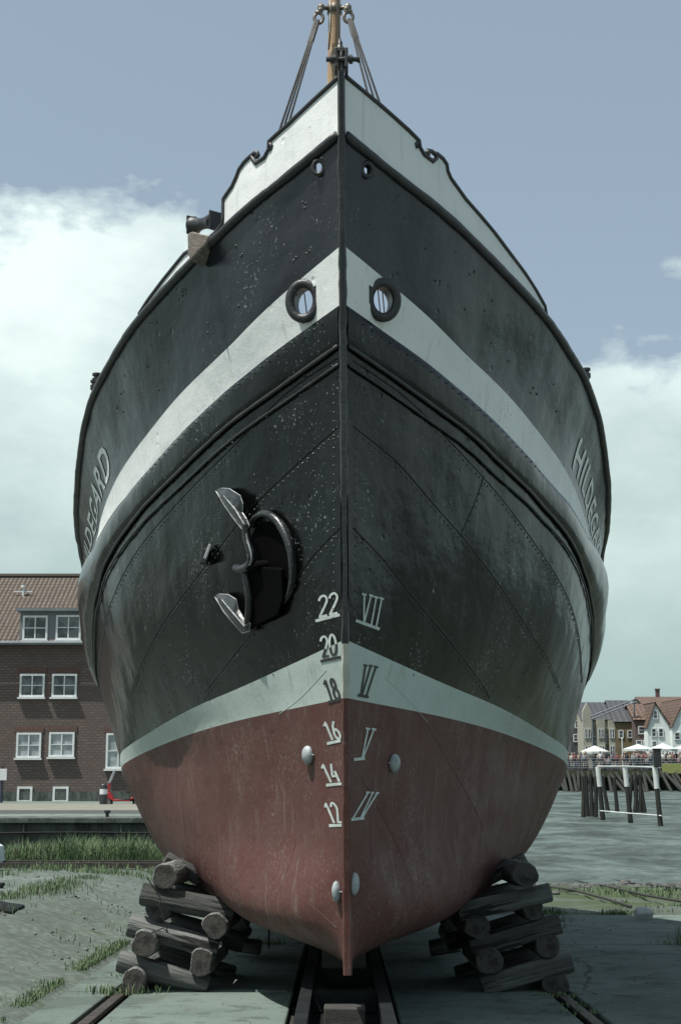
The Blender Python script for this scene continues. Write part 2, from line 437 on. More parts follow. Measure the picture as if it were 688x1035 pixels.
SEAMS_BLACK = [
    [(357, 431), (400, 466), (440, 512), (470, 546), (505, 592), (535, 638), (554, 667), (566, 697)],
    [(357, 534), (385, 563), (417, 603), (452, 645), (486, 690), (494, 706)],
    [(357, 365), (410, 402), (460, 452), (505, 502), (542, 552), (570, 597), (584, 640), (588, 690)],
    [(489, 481), (478, 512), (465, 541)],
    [(341, 432), (303, 466), (265, 502), (238, 532), (205, 575), (170, 622), (146, 665), (132, 700)],
    [(343, 534), (318, 560), (295, 590), (262, 630), (232, 668), (207, 700)],
    [(341, 362), (290, 397), (240, 447), (190, 497), (140, 555), (112, 610), (101, 660), (100, 700)],
]
SEAMS_WHITE = [[(388, 684), (410, 705), (432, 730)], [(330, 677), (305, 704), (282, 722)]]
SEAMS_RED = [[(432, 734), (450, 765), (470, 800), (486, 832), (492, 860)], [(365, 786), (385, 822), (401, 854), (413, 885), (417, 905), (412, 925)], [(252, 866), (290, 898), (320, 920), (340, 938)], [(300, 850), (290, 880), (281, 905), (283, 925)]]
sm = {'b': MB(), 'w': MB(), 'r': MB()}; rv = MB()
RT = .0066
def dome(b, p, n, r):
    a = n.orthogonal().normalized(); c = n.cross(a)
    vs = [p + (a * math.cos(k * PI / 3) + c * math.sin(k * PI / 3)) * r for k in range(6)]
    vs += [p + (a * math.cos(k * PI / 3) + c * math.sin(k * PI / 3)) * r * .62 + n * r * .55 for k in range(6)] + [p + n * r * .75]
    b.add(vs, [(k, (k + 1) % 6, 6 + (k + 1) % 6, 6 + k) for k in range(6)] + [(6 + k, 6 + (k + 1) % 6, 12) for k in range(6)])
def seam(b, pts, width=.0038, rivets=True):
    tr = trace(smooth_px(pts))
    if len(tr) < 3: return
    b.tube([p + n * .0 for p, n in tr], width, 6)
    if rivets:
        acc = 0
        for k in range(1, len(tr) - 1):
            acc += (tr[k][0] - tr[k - 1][0]).length
            if acc > .042:
                acc = 0; p, n = tr[k]; t = (tr[k + 1][0] - tr[k - 1][0]).normalized(); s = t.cross(n).normalized()
                if s.z > 0: s = -s
                dome(rv, p + s * .022, n, RT * R.uniform(.9, 1.25))
                if R.random() < .0: dome(rv, p - s * .02, n, RT)
for i, s_ in enumerate(SEAMS_BLACK):
    q_ = MB(); seam(q_, s_); q_.build('plate_seam', M['blackshade'], ship, smooth='all')
for s_ in SEAMS_WHITE:
    q_ = MB(); seam(q_, s_, .0017, False); q_.build('plate_seam', M['boot'], ship, smooth='all')
for s_ in SEAMS_RED:
    q_ = MB(); seam(q_, s_, .0016, False); q_.build('plate_seam', M['red'], ship, smooth='all')
# rivets: band top edge, frames, stem edges
for sg in (1, -1):
    for row, st, off in ((ROW0[2], .045, .022), ):
        P = along(sg, row + 1, 2, NT - 30, .03); last = P[0]
        for k in range(1, len(P)):
            if (P[k] - last).length > st:
                last = P[k]; n = Vector((NRM[k, row][0] * sg, NRM[k, row][1], NRM[k, row][2])); dome(rv, P[k] - n * .008, n, .0065)
    for yq in range(372, 640, 9):
        h = hit(348 + sg * 11, yq)
        if h: dome(rv, h[0], h[1], RT)
    # faint vertical frame rivet lines
    for x0, ya, x1, yb in ((54, 500, 30, 640), (90, 480, 70, 690), (128, 500, 105, 690), (165, 560, 150, 715), (190, 600, 175, 728)):
        n_ = int((yb - ya) / 8)
        for k in range(n_):
            if R.random() < .45: continue
            t = k / n_; h = hit(347 + sg * (x0 + (x1 - x0) * t), ya + (yb - ya) * t)
            if h: dome(rv, h[0], h[1], RT * .9)
    # small holes / bolt heads on the upper strake
    for _ in range(70):
        w_ = R.uniform(30, 240); yq = R.uniform(170, 420)
        h = hit(347 + sg * w_, yq)
        if h and h[1].z < 0.2:
            yb = np.interp(w_, [0, 52, 100, 155, 210, 253], [137, 177, 214, 268, 328, 405]) + 14; yt = np.interp(w_, [0, 28, 86, 114, 162, 200, 239], [250, 270, 319, 350, 395, 441, 507]) - 8
            if yb < yq < yt:
                for q in range(R.randint(1, 3)):
                    h2 = hit(347 + sg * w_ + R.uniform(-4, 4), yq + R.uniform(-6, 6))
                    if h2: dome(rv, h2[0], h2[1], R.uniform(.004, .0095))
tag(rv.build('rivets', M['iron'], ship, smooth='all'), kind='stuff')

# ---- hawse rings
for k, (p, n, rx, rz) in enumerate(HOLES):
    sg = 1 if p.x > 0 else -1
    ax = Vector((sg * .30, -1, -.12)).normalized(); a = Vector((0, 0, 1)).cross(ax).normalized(); c = ax.cross(a)
    b = MB()
    big = k < 2
    ro, tr_ = (.077, .0235) if big else (.030, .0125)
    N_ = 40
    sx = .92
    ring = [p + ax * (.02 if big else .006) + a * math.cos(2 * PI * q / N_) * ro * sx + c * math.sin(2 * PI * q / N_) * ro * 1.12 for q in range(N_)]
    b.tube(ring, tr_, 12, closed=True)
    # skirt running back to the plating
    vs = []
    for d_ in (.02, -.09):
        vs += [p + ax * d_ + a * math.cos(2 * PI * q / N_) * ro * sx * 1.02 + c * math.sin(2 * PI * q / N_) * ro * 1.12 * 1.02 for q in range(N_)]
    for d_ in (-.09, .02):
        vs += [p + ax * d_ + a * math.cos(2 * PI * q / N_) * ro * sx * .86 + c * math.sin(2 * PI * q / N_) * ro * 1.12 * .86 for q in range(N_)]
    for s_ in range(3):
        pass
    fs = []
    for s_ in (0, 1, 2):
        for q in range(N_): fs.append((s_ * N_ + q, s_ * N_ + (q + 1) % N_, (s_ + 1) * N_ + (q + 1) % N_, (s_ + 1) * N_ + q))
    if big: b.add(vs, fs)
    b.build('hawse_ring' if big else 'eye_ring', M['trim'], ship, smooth='all')

# ---- bulwark
def sheer_at(sg, x, y):
    """point of the vertical wall above the sheer seen at pixel (x, y): (index along the sheer, height)"""
    u, dy, dz = ray(x, y); d = ROT @ Vector((u, dy, dz)); P = along(sg, 0, 0, NT + 1)
    best = None
    for i in range(NT):
        a, b_ = P[i], P[i + 1]
        den = d.x * (b_.y - a.y) - d.y * (b_.x - a.x)
        if abs(den) < 1e-9: continue
        # CAML + s*d = a + t*(b-a) in plan
        s = ((a.x - CAML.x) * (b_.y - a.y) - (a.y - CAML.y) * (b_.x - a.x)) / den
        q = CAML + d * s; L = b_ - a
        t = ((q.x - a.x) * L.x + (q.y - a.y) * L.y) / (L.x ** 2 + L.y ** 2)
        if -.001 <= t <= 1.001 and s > 0:
            return i + t, q.z - (a.z + L.z * t)
    return best
TOP = {1: [(350, 79), (385, 108), (412, 132), (423, 143), (424, 150), (428, 157), (437, 164), (440.5, 161), (441, 156), (447, 161), (451, 167), (452, 174), (455, 181), (470, 202), (485, 219), (500, 237), (515, 257), (530, 277), (541, 294), (550, 310), (552, 322)],
       -1: [(340, 81), (316, 103), (292, 126), (272, 144), (272.5, 151), (267.5, 160), (259, 166), (256, 162), (254, 158), (247, 165), (242, 172), (239, 180), (235, 189), (226, 202), (225.7, 227), (218, 236), (207, 245.5), (187, 257), (165, 284), (150, 304), (141, 318)]}
CAPOFF = {}
for sg in (1, -1):
    prof = [sheer_at(sg, x, y) for x, y in TOP[sg]]; prof = [q for q in prof if q]
    prof = [(0.0, prof[0][1] + .004)] + prof
    # monotone in index
    pr = []
    for s, h in prof:
        if pr and s <= pr[-1][0]: s = pr[-1][0] + .02
        pr.append((s, max(h, .0)))
    P = along(sg, 0, 0, NT + 1)
    def at(s):
        i = min(int(s), NT - 1); return P[i].lerp(P[i + 1], s - i)
    ss = sorted(set([q[0] for q in pr] + list(np.arange(0, pr[-1][0], .4))))
    hs = np.interp(ss, [q[0] for q in pr], [q[1] for q in pr])
    b = MB(); vs = []
    NV = 5
    for s, h in zip(ss, hs):
        p = at(s); t = (at(min(s + .3, NT - .01)) - at(max(s - .3, 0))).normalized(); inn = Vector((-t.y * sg, t.x * sg, 0)).normalized()
        if inn.x * sg > 0: inn = -inn
        for k in range(NV): vs.append(p + Vector((0, 0, h * k / (NV - 1))))
        for k in range(NV): vs.append(p + Vector((0, 0, h * (NV - 1 - k) / (NV - 1))) + inn * .016)
    W = 2 * NV
    fs = [(i * W + k, i * W + k + 1, (i + 1) * W + k + 1, (i + 1) * W + k) for i in range(len(ss) - 1) for k in range(W - 1)]
    fs.append([(len(ss) - 1) * W + k for k in range(W)])
    b.add(vs, fs); b.build('bulwark', M['white'], ship)
    cap = []
    for s, h in pr:
        cap.append(at(s) + Vector((0, 0, h + .004)))
    # densify
    cd = []
    for a, c in zip(cap[:-1], cap[1:]):
        n_ = max(1, int((c - a).length / .03))
        for k in range(n_): cd.append(a.lerp(c, k / n_))
    cd.append(cap[-1])
    b = MB(); b.tube(cd, .0125, 8)
    # scroll lip that curls back over the notch
    tips = [(441, 157), (436, 153), (432, 152), (431, 155), (433, 157)] if sg > 0 else [(254, 158), (257.5, 154.5), (260, 154.5), (261, 157), (259, 159)]
    tp = []
    for q in tips:
        r_ = sheer_at(sg, *q)
        if r_: tp.append(at(r_[0]) + Vector((0, 0, r_[1])))
    b.tube(tp, .012, 8)
    tips = [(423, 143), (420, 146), (421, 150)] if sg > 0 else [(272, 144), (275, 148), (273, 152)]
    tp = [at(r_[0]) + Vector((0, 0, r_[1])) for r_ in (sheer_at(sg, *q) for q in tips) if r_]
    b.tube(tp, .011, 8)
    b.build('bulwark_cap', M['trim'], ship, smooth='all')

# ---- roller fairlead on the port-side sheer (left of the picture)
fl = empty('fairlead'); fl.parent = ship
c1 = TOLOC @ pt(196, 228, 7.36); c2 = TOLOC @ pt(216, 223.5, 7.2)
axis = (c2 - c1); L = axis.length; axis.normalize()
b = MB(); rr = [(.05, -.004), (.05, .006), (.044, .014), (.034, L * .3), (.031, L * .5), (.034, L * .7), (.044, L * .93), (.05, L), (.05, L + .008)]
b.lathe(rr, c1, axis, 20); b.build('roller', M['iron'], fl, smooth='all')
ah = Vector((axis.x, axis.y, 0)).normalized(); fr = Matrix((ah, Vector((-ah.y, ah.x, 0)), Vector((0, 0, 1)))).transposed()
for c in (c1 - axis * .014, c2 + axis * .014):
    b = MB(); b.box(c + Vector((0, 0, .0)), (.012, .075, .105), fr); b.build('cheek', M['iron'], fl, bevel=.004)
b = MB(); ol = [TOLOC @ pt(x, y, 7.12) for x, y in ((189, 236), (194, 233.5), (202, 236), (212, 238), (209, 246), (200, 255), (192, 264), (189.5, 256))]
b.prism(ol, Vector((.06, .11, .0))); b.build('chock', M['brownwood'], fl, bevel=.008)
# small bitts on the rail farther aft
for x, y, Y in ((98, 385, 9.0), (96, 392, 9.05), (592, 380, 8.95)):
    b = MB(); p = TOLOC @ pt(x, y, Y); b.lathe([(.02, -.05), (.02, .03), (.03, .035), (.03, .05)], p, (0, 0, 1), 10); b.box(p + Vector((0, 0, .0)), (.05, .05, .03)); b.build('mooring_bitt', M['iron'], ship, smooth=True)

# ---- stem head fitting
sh = empty('stem_head_fitting'); sh.parent = ship
T = lambda x, y, Y: TOLOC @ pt(x, y, Y)
for x_ in (339.5, 350):
    b = MB(); b.box(T(x_, 62, 6.3), (.016, .09, .10)); b.build('cheek', M['iron'], sh, bevel=.004)
b = MB(); b.box(T(345, 52, 6.3), (.05, .05, .022)); b.build('yoke', M['iron'], sh, bevel=.004)
b = MB(); b.lathe([(.012, -.075), (.012, -.06), (.02, -.055), (.02, -.03), (.012, -.03), (.012, .03), (.022, .034), (.022, .05), (.012, .052), (.012, .07), (.017, .075), (.017, .085)], T(345.5, 60, 6.27), (1, 0, 0), 12)
b.build('pin', M['iron'], sh, smooth=True)
b = MB(); b.lathe([(.02, -.01), (.018, .01), (.012, .02), (.013, .035), (.007, .045), (.006, .055)], T(343.5, 50, 6.3), (0, 0, 1), 12); b.tube([T(345, 74, 6.28), T(345, 52, 6.29)], [.016, .014], 8); b.build('finial', M['iron'], sh, smooth=True)

# ---- mast, band, shackles, stays
mast = MB(); my = 8.5
mp = [TOLOC @ pt(x, y, my) for x, y in ((338.5, -120), (338, 0), (337.5, 60), (336, 130))]
mp = [mp[0] + (mp[0] - mp[1]) * 1.5] + mp + [mp[-1] + (mp[-1] - mp[-2]) * 1.4]
mast.tube(mp, [.03, .036, .039, .041, .044, .046], 16)
mo = mast.build('mast', M['varnish'], ship, smooth='all')
b = MB(); q = TOLOC @ pt(338, 10, my)
b.lathe([(.044, -.03), (.048, -.028), (.048, .028), (.044, .03)], q, (0, 0, 1), 16)
for sg in (1, -1):
    b.tube([q + Vector((sg * .04, -.02, 0)), q + Vector((sg * .085, -.03, .0))], .014, 8)
    b.ball(q + Vector((sg * .085, -.03, 0)), .026, 10)
b.build('mast_band', M['galv'], mo, smooth='all')
b = MB(); b.tube([TOLOC @ pt(x, y, my - .06) for x, y in ((335, 2), (334, 30), (332, 50))], .005, 6); b.tube([TOLOC @ pt(x, y, my - .06) for x, y in ((341, 0), (342, 40), (343, 75))], .006, 6); b.build('halyard', M['wire'], mo)
for sg, sx, sy, ends in ((-1, 322, 17, ((282, 133), (287, 128), (292.5, 122))), (1, 352, 16, ((373, 100), (379, 104), (386, 111)))):
    b = MB(); base = TOLOC @ pt(sx, sy, 8.4)
    N_ = 14
    ringp = [base + Vector((.028 * math.cos(2 * PI * k / N_), 0, .036 * math.sin(2 * PI * k / N_) - .01)) for k in range(N_)]
    b.tube(ringp, .011, 8, closed=True)
    b.tube([base + Vector((-.025, 0, .03)), base + Vector((.025, 0, .03))], .013, 8)
    b.ball(base + Vector((-sg * .012, 0, .045)), .02, 8)
    b.build('shackle', M['galv'], mo, smooth='all')
    lo_ = TOLOC @ pt(sx + sg * -1.5 * 0 + sg * -3 * -1 * 0, sy + 9, 8.4)
    for k, (ex, ey) in enumerate(ends):
        start = TOLOC @ pt(sx - 1.2 + k * 1.2 + (-1.5 if sg < 0 else 1.5), sy + 4, 8.4)
        end = TOLOC @ pt(ex, ey, 8.0)
        end = start + (end - start) * 1.75
        b = MB(); b.tube([start, start.lerp(end, .12), start.lerp(end, .13), end], [.0125, .011, .0072, .0072], 6); b.build('stay_wire', M['wire'], ship, smooth='all')
# stanchions standing on deck, seen through the hawse rings
for x0, x1 in ((306, 311), (381, 385), (385.5, 389)):
    b = MB(); b.tube([TOLOC @ pt(x1, 325, 7.5), TOLOC @ pt(x0, 285, 7.5)], .004, 6); b.build('stanchion', M['wire'], ship)

# ---- anodes
for x, y, rx, rz, tilt in ((313, 763, .042, .05, -.5), (396.5, 771, .042, .05, .5), (342, 901, .02, .052, 0), (356, 893, .024, .055, 0)):
    p, n = hit(x, y); zq = Vector((0, 0, 1)); a = zq.cross(n).normalized(); c = n.cross(a)
    m3 = Matrix((a, c, n)).transposed()
    b = MB(); b.ball(p + n * .012, (rx, rz, .026), 16, rot=m3 @ Matrix.Rotation(tilt, 3, 'Z'))
    b.tube([p - a * (rx + .015) + n * .006, p + a * (rx + .015) + n * .006], .004, 6)
    b.build('anode', M['zinc'], ship, smooth='all')

# ---- draft marks
def boot_lines(x):
    w = abs(x - 348)
    return np.interp(w, [2, 112, 150, 190], [648, 697, 713, 735]), np.interp(w, [2, 110, 170, 225], [706, 728, 746, 776])
def stroke(b, pts, wpx, force=None):
    """painted stroke: a strip that follows the plating"""
    P = []
    for (x0, y0), (x1, y1) in zip(pts[:-1], pts[1:]):
        n = max(1, int(math.hypot(x1 - x0, y1 - y0) / 1.2))
        for k in range(n): P.append((x0 + (x1 - x0) * k / n, y0 + (y1 - y0) * k / n))
    P.append(pts[-1])
    ed = []
    for k in range(len(P)):
        a = P[max(k - 1, 0)]; c = P[min(k + 1, len(P) - 1)]; dx, dy = c[0] - a[0], c[1] - a[1]; l = math.hypot(dx, dy) or 1
        nx, ny = -dy / l * wpx / 2, dx / l * wpx / 2
        h1, h2 = hit(P[k][0] + nx, P[k][1] + ny), hit(P[k][0] - nx, P[k][1] - ny)
        if h1 and h2: ed.append((h1[0] + h1[1] * .003, h2[0] + h2[1] * .003, P[k]))
    for e0, e1 in zip(ed[:-1], ed[1:]):
        xm, ym = (e0[2][0] + e1[2][0]) / 2, (e0[2][1] + e1[2][1]) / 2
        u_, l_ = boot_lines(xm)
        b.add([e0[0], e0[1], e1[1], e1[0]], [(0, 1, 2, 3)], force if force is not None else (1 if u_ + .5 < ym < l_ - .5 else 0))
def arc(cx, cy, rx, ry, a0, a1, n=10): return [(cx + rx * math.cos(math.radians(a0 + (a1 - a0) * k / n)), cy + ry * math.sin(math.radians(a0 + (a1 - a0) * k / n))) for k in range(n + 1)]
GL = {'1': [[(.02, .80), (.22, 1.0), (.22, 0.0)]],
      '2': [arc(.2, .76, .2, .24, 170, -20, 10) + [(.30, .5), (.03, .03), (.42, .03)]],
      '0': [arc(.2, .5, .2, .5, 0, 360, 18)],
      '8': [arc(.2, .75, .15, .24, 0, 360, 14), arc(.2, .25, .19, .26, 0, 360, 14)],
      '6': [[(.32, .98), (.12, .72), (.02, .35)] + arc(.2, .27, .19, .27, 160, 520, 14)],
      '4': [[(.28, 1.0), (.0, .32), (.42, .32)], [(.32, .6), (.32, .0)]]}
c1s = 4.587
def q1(x, y): return (280 + x / c1s, 580 + y / c1s)
def q2(x, y): return (250 + x / 3.44, 780 + y / 3.44)
MARKS = []
def num(s, O, B, U, bar, wpx=2.3, sp=.52):
    b = MB()
    for k, chh in enumerate(s):
        for st in GL[chh]:
            stroke(b, [(O[0] + B[0] * (x + k * sp) + U[0] * y, O[1] + B[1] * (x + k * sp) + U[1] * y) for x, y in st], wpx)
    stroke(b, bar, 2.9, 1 if s == '18' else None)
    b.build('draft_mark', [M['mark'], M['markblack']], ship)
def V2(x, y): return (x / c1s, y / c1s)
num('22', q1(196, 204), V2(92, -22), V2(0, -98), [q1(180, 218), q1(298, 188)])
num('20', q1(212, 390), V2(74, -18), V2(-10, -96), [q1(203, 405), q1(302, 384)])
num('18', q1(242, 588), V2(58, -14), V2(-30, -92), [q1(238, 596), q1(300, 580)])
num('16', q1(246, 772), V2(60, -10), V2(-34, -82), [q1(233, 787), q1(308, 770)])
num('14', (332, 791), V2(62, -6), (-8, -18), [(330, 793.6), (345.5, 792)])
num('12', (335.5, 832), (12.5, -.6), (-8.5, -20), [(333, 834.5), (347, 834)], 2.1)
def rom(strokes, bar, serif, conv, wpx=1.7):
    b = MB()
    for s in strokes: stroke(b, [conv(*s[0]), conv(*s[1])], wpx)
    for s in serif: stroke(b, [conv(*s[0]), conv(*s[1])], 2.0)
    stroke(b, [conv(*bar[0]), conv(*bar[1])], 3.0)
    b.build('draft_mark', [M['mark'], M['markblack']], ship)
rom([((401, 95), (400, 222)), ((432, 101), (402, 222)), ((457, 108), (434, 235)), ((482, 114), (457, 244))], ((362, 216), (472, 256)), [((390, 92), (412, 98)), ((424, 97), (444, 104)), ((446, 105), (466, 111)), ((470, 110), (492, 118))], q1)
rom([((408, 426), (386, 562)), ((432, 428), (392, 562)), ((456, 431), (412, 566))], ((372, 562), (422, 570)), [((399, 422), (417, 426)), ((424, 424), (440, 428)), ((446, 428), (466, 434))], q1)
rom([((418, 719), (392, 852)), ((446, 721), (396, 852))], ((353, 861), (404, 855)), [((408, 716), (428, 719)), ((436, 718), (457, 722))], q1)
rom([((417, 73), (366, 160)), ((433, 74), (392, 160)), ((449, 74), (397, 160))], ((358, 166), (404, 161)), [((410, 72), (424, 72)), ((428, 73), (438, 73)), ((444, 74), (456, 74))], q2)

# ---- the name on both bows
def name_mesh(sg):
    cu = bpy.data.curves.new('nm', 'FONT'); cu.body = 'HILDEGARD'; cu.size = 1; cu.space_character = 1.12; cu.resolution_u = 3; cu.offset = .018
    ob = bpy.data.objects.new('nm', cu); COL.objects.link(ob); bpy.context.view_layer.update()
    me = bpy.data.meshes.new_from_object(ob.evaluated_get(bpy.context.evaluated_depsgraph_get()))
    bm = bmesh.new(); bm.from_mesh(me)
    bmesh.ops.triangulate(bm, faces=bm.faces)
    for _ in range(2):
        es = [e for e in bm.edges if e.calc_length() > .12]
        bmesh.ops.subdivide_edges(bm, edges=es, cuts=1, use_grid_fill=False)
        bmesh.ops.triangulate(bm, faces=bm.faces)
    xs = [v.co.x for v in bm.verts]; x0, x1 = min(xs), max(xs)
    jt, jb = ROW0[0] + 6.2, ROW0[1] - 2.2
    Ystart, Yend_ = 9.08, 11.3
    S = SIDE[sg]
    jm = int((jt + jb) / 2)
    Yc = S[:, jm, 1]
    for v in bm.verts:
        t = (v.co.x - x0) / (x1 - x0)
        if sg < 0: t = 1 - t
        Yv = Ystart + (Yend_ - Ystart) * t
        iv = float(np.interp(Yv, Yc, np.arange(len(Yc)))); i = int(iv); fi = iv - i
        jv = jb + (jt - jb) * min(1, max(0, v.co.y / .72)); j = int(jv); fj = jv - j
        p = (S[i, j] * (1 - fi) + S[i + 1, j] * fi) * (1 - fj) + (S[i, j + 1] * (1 - fi) + S[i + 1, j + 1] * fi) * fj
        n = NRM[i, j].copy(); n[0] *= sg
        v.co = loc(p + n * .004)
    bm.to_mesh(me); bm.free()
    bpy.data.objects.remove(ob); me.name = 'ship_name'; me.materials.clear(); me.materials.append(M['lettering'])
    o = bpy.data.objects.new('ship_name', me); COL.objects.link(o); o.parent = ship
name_mesh(1); name_mesh(-1)

# ---- hawse pipe mouth + anchor
hp = hit(272, 572); HN = hp[1]
def hpt(x, y, lift): 
    h = hit(x, y); return h[0] + (CAML - h[0]).normalized() * lift * 1.15
b = MB(); N_ = 40
ell = [(270 + 24 * math.cos(2 * PI * k / N_), 570 + 50 * math.sin(2 * PI * k / N_)) for k in range(N_)]
arc_px = smooth_px([(252, 533), (257, 524), (265, 519), (274, 521), (283, 530), (291, 546), (295, 564), (295, 584), (291, 600), (284, 611)], 6)
rim = []; rad = []
for k, (x, y) in enumerate(arc_px):
    t = k / (len(arc_px) - 1); rim.append(hpt(x, y, .02 + .028 * math.sin(PI * t))); rad.append(.005 + .0135 * math.sin(PI * min(1, t * 1.15 + .08)) ** .8 if t < .8 else .005 + .006 * (1 - t) / .2)
b.tube(rim, rad, 10)
inner = [hpt(x - 5, y + 3, .0) for x, y in arc_px]; outer = [hpt(x + 4, y - 1, .0) for x, y in arc_px]; n_ = len(arc_px)
b.add(inner + rim + outer, [(k, k + 1, n_ + k + 1, n_ + k) for k in range(n_ - 1)] + [(n_ + k, n_ + k + 1, 2 * n_ + k + 1, 2 * n_ + k) for k in range(n_ - 1)])
b.build('hawse_mouth', M['anchor'], ship, smooth='all')
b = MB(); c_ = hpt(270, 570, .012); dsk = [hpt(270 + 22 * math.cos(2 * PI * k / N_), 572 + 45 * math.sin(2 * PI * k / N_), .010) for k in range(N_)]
b.add([c_] + dsk, [(0, 1 + k, 1 + (k + 1) % N_) for k in range(N_)]); b.build('hawse_shade_disc', M['dark'], ship)  # flat disc on the plating, coloured as the shade inside the mouth
h = hit(212, 562); b = MB(); fr = Matrix.Rotation(.15, 3, 'Y')
b.box(h[0] + h[1] * .03, (.045, .07, .085), fr); b.build('lug', M['iron'], ship, bevel=.006)
b = MB(); b.box(hpt(210, 558, .07), (.018, .03, .085), Matrix.Rotation(.35, 3, 'Y')); b.build('lug_edge', M['bright'], ship, bevel=.004)

anc = empty('anchor', MW @ hpt(262, 575, .1))
tag(anc, 'stockless iron anchor hanging in the hawse mouth on the left bow of the ship', 'anchor')
AI = Matrix.Translation(MW @ hpt(262, 575, .1)).inverted() @ MW
def A(x, y, lift): return AI @ hpt(x, y, lift)
def solid(outline, ridge, lift0, lift1, liftr, name):
    """fluke: a bladed plate with a raised ridge along its middle"""
    b = MB(); n = len(outline)
    bot = [A(x, y, lift0) for x, y in outline]; top = [A(x, y, lift1) for x, y in outline]; rg = [A(x, y, liftr) for x, y in ridge]
    vs = bot + top + rg; fs = [list(range(n))[::-1]] + [(i, (i + 1) % n, n + (i + 1) % n, n + i) for i in range(n)]
    m = len(ridge)
    # connect outline to nearest ridge vertex
    def near(i): return min(range(m), key=lambda k: (outline[i][0] - ridge[k][0]) ** 2 + (outline[i][1] - ridge[k][1]) ** 2)
    for i in range(n):
        j = (i + 1) % n; a, c = near(i), near(j)
        if a == c: fs.append((n + i, n + j, 2 * n + a))
        else: fs.append((n + i, n + j, 2 * n + c, 2 * n + a))
    b.add(vs, fs); o = b.build(name, M['fluke'], anc, smooth=True, bevel=.003)
    b = MB(); b.tube(top, .0028, 5, closed=True); b.build('worn_edge_highlight', M['bright'], o)  # bright tube paints the highlight along the worn outline
    b = MB(); b.tube(rg, [.002] + [.0045] * (len(rg) - 2) + [.003], 6); b.build('worn_ridge_highlight', M['bright'], o)  # same for the ridge: highlight painted over worn steel
    return o
solid([(218, 496), (224, 493.5), (232, 494), (243, 501), (245.5, 509), (245, 518), (249, 524), (252, 531), (249, 538), (244, 534), (236, 524), (227, 511)], [(226, 501), (238, 515), (247, 530)], .055, .085, .13, 'fluke')
solid([(217, 603), (222, 600.5), (231, 601), (239, 606), (241, 616), (247, 626), (253, 630), (252, 638), (245, 640), (236, 630), (226, 618)], [(224, 606), (236, 620), (247, 633)], .055, .085, .13, 'fluke')
b = MB()
arm = smooth_px([(248, 529), (250, 545), (254, 560), (253, 570), (246, 575), (238, 574)], 6)
b.tube([A(x, y, .09) for x, y in arm], [.02 + .006 * math.sin(k / len(arm) * PI) for k in range(len(arm))], 10)
low = smooth_px([(246, 574), (250, 590), (252, 612), (250, 634)], 5)
b.tube([A(x, y, .075) for x, y in low], .022, 10)
b.build('crown', M['anchor'], anc, smooth='all')
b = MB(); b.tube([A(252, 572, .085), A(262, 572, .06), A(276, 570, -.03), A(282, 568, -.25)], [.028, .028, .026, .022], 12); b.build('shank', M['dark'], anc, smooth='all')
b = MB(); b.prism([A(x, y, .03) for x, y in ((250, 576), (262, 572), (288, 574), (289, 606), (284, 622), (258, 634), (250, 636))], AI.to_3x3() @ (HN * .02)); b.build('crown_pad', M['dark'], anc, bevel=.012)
b = MB(); b.tube([A(x, y, .118) for x, y in arm[4:]], .0045, 6); b.build('worn_edge_highlight', M['bright'], anc)  # painted highlight along the worn crown arm
# ================================================================== GROUND
def mixmat_ground():
    m, nt, b = new_mat('bank_soil'); v = coords(nt)
    c = ramp(nt, noise_n(nt, v, 2.2, 8, .65), .35, .65, (.098, .122, .107), (.145, .175, .155))
    peb = nd(nt, 'ShaderNodeTexVoronoi'); peb.inputs['Scale'].default_value = 13; nt.links.new(v, peb.inputs['Vector'])
    c = mixc(nt, ramp(nt, peb.outputs['Distance'], .25, .6, (0, 0, 0), (.4, .4, .4)), c, (.045, .052, .044))
    c = mixc(nt, ramp(nt, noise_n(nt, v, 1.1, 6, .65), .58, .68), c, (.045, .062, .028))
    nt.links.new(c, b.inputs['Base Color']); b.inputs['Roughness'].default_value = .95; b.inputs['Specular IOR Level'].default_value = .2
    b1 = bump(nt, b, peb.outputs['Distance'], .3, .015); bump(nt, b, noise_n(nt, v, 9, 9, .72), .7, .03, b1)
    return m
M['soil'] = mixmat_ground()
def concrete(name, a, c_, dark, sc=1.6):
    m, nt, b = new_mat(name); v = coords(nt)
    c = ramp(nt, noise_n(nt, v, sc, 8, .62), .34, .62, a, c_)
    c = mixc(nt, ramp(nt, noise_n(nt, v, .8, 8, .68), .48, .60, (0, 0, 0), (.85, .85, .85)), c, dark)
    c = mixc(nt, ramp(nt, noise_n(nt, v, 4.5, 7, .7), .54, .64, (0, 0, 0), (.6, .6, .6)), c, tuple(q * .5 for q in dark))
    c = mixc(nt, ramp(nt, noise_n(nt, coords(nt, (1, .12, 1)), 5, 5, .6), .58, .70, (0, 0, 0), (.55, .55, .55)), c, (.09, .075, .055))
    c = mixc(nt, ramp(nt, noise_n(nt, v, 70, 3, .6), .64, .72, (0, 0, 0), (.7, .7, .7)), c, tuple(q * 1.7 for q in a))
    vo = nd(nt, 'ShaderNodeTexVoronoi'); vo.feature = 'DISTANCE_TO_EDGE'; vo.inputs['Scale'].default_value = .42; wv = noise_n(nt, v, 2.5, 5)
    mx = nd(nt, 'ShaderNodeVectorMath', operation='MULTIPLY_ADD'); nt.links.new(v, mx.inputs[2]); nt.links.new(wv, mx.inputs[0]); mx.inputs[1].default_value = (.5, .5, .5); nt.links.new(mx.outputs[0], vo.inputs['Vector'])
    c = mixc(nt, ramp(nt, vo.outputs['Distance'], .002, .008, (.75, .75, .75), (0, 0, 0)), c, (.02, .022, .018))
    nt.links.new(c, b.inputs['Base Color']); b.inputs['Roughness'].default_value = .9; b.inputs['Specular IOR Level'].default_value = .25
    b1 = bump(nt, b, noise_n(nt, v, 4.5, 8, .7), .5, .03); bump(nt, b, noise_n(nt, v, 70, 4, .7), .8, .006, b1)
    return m
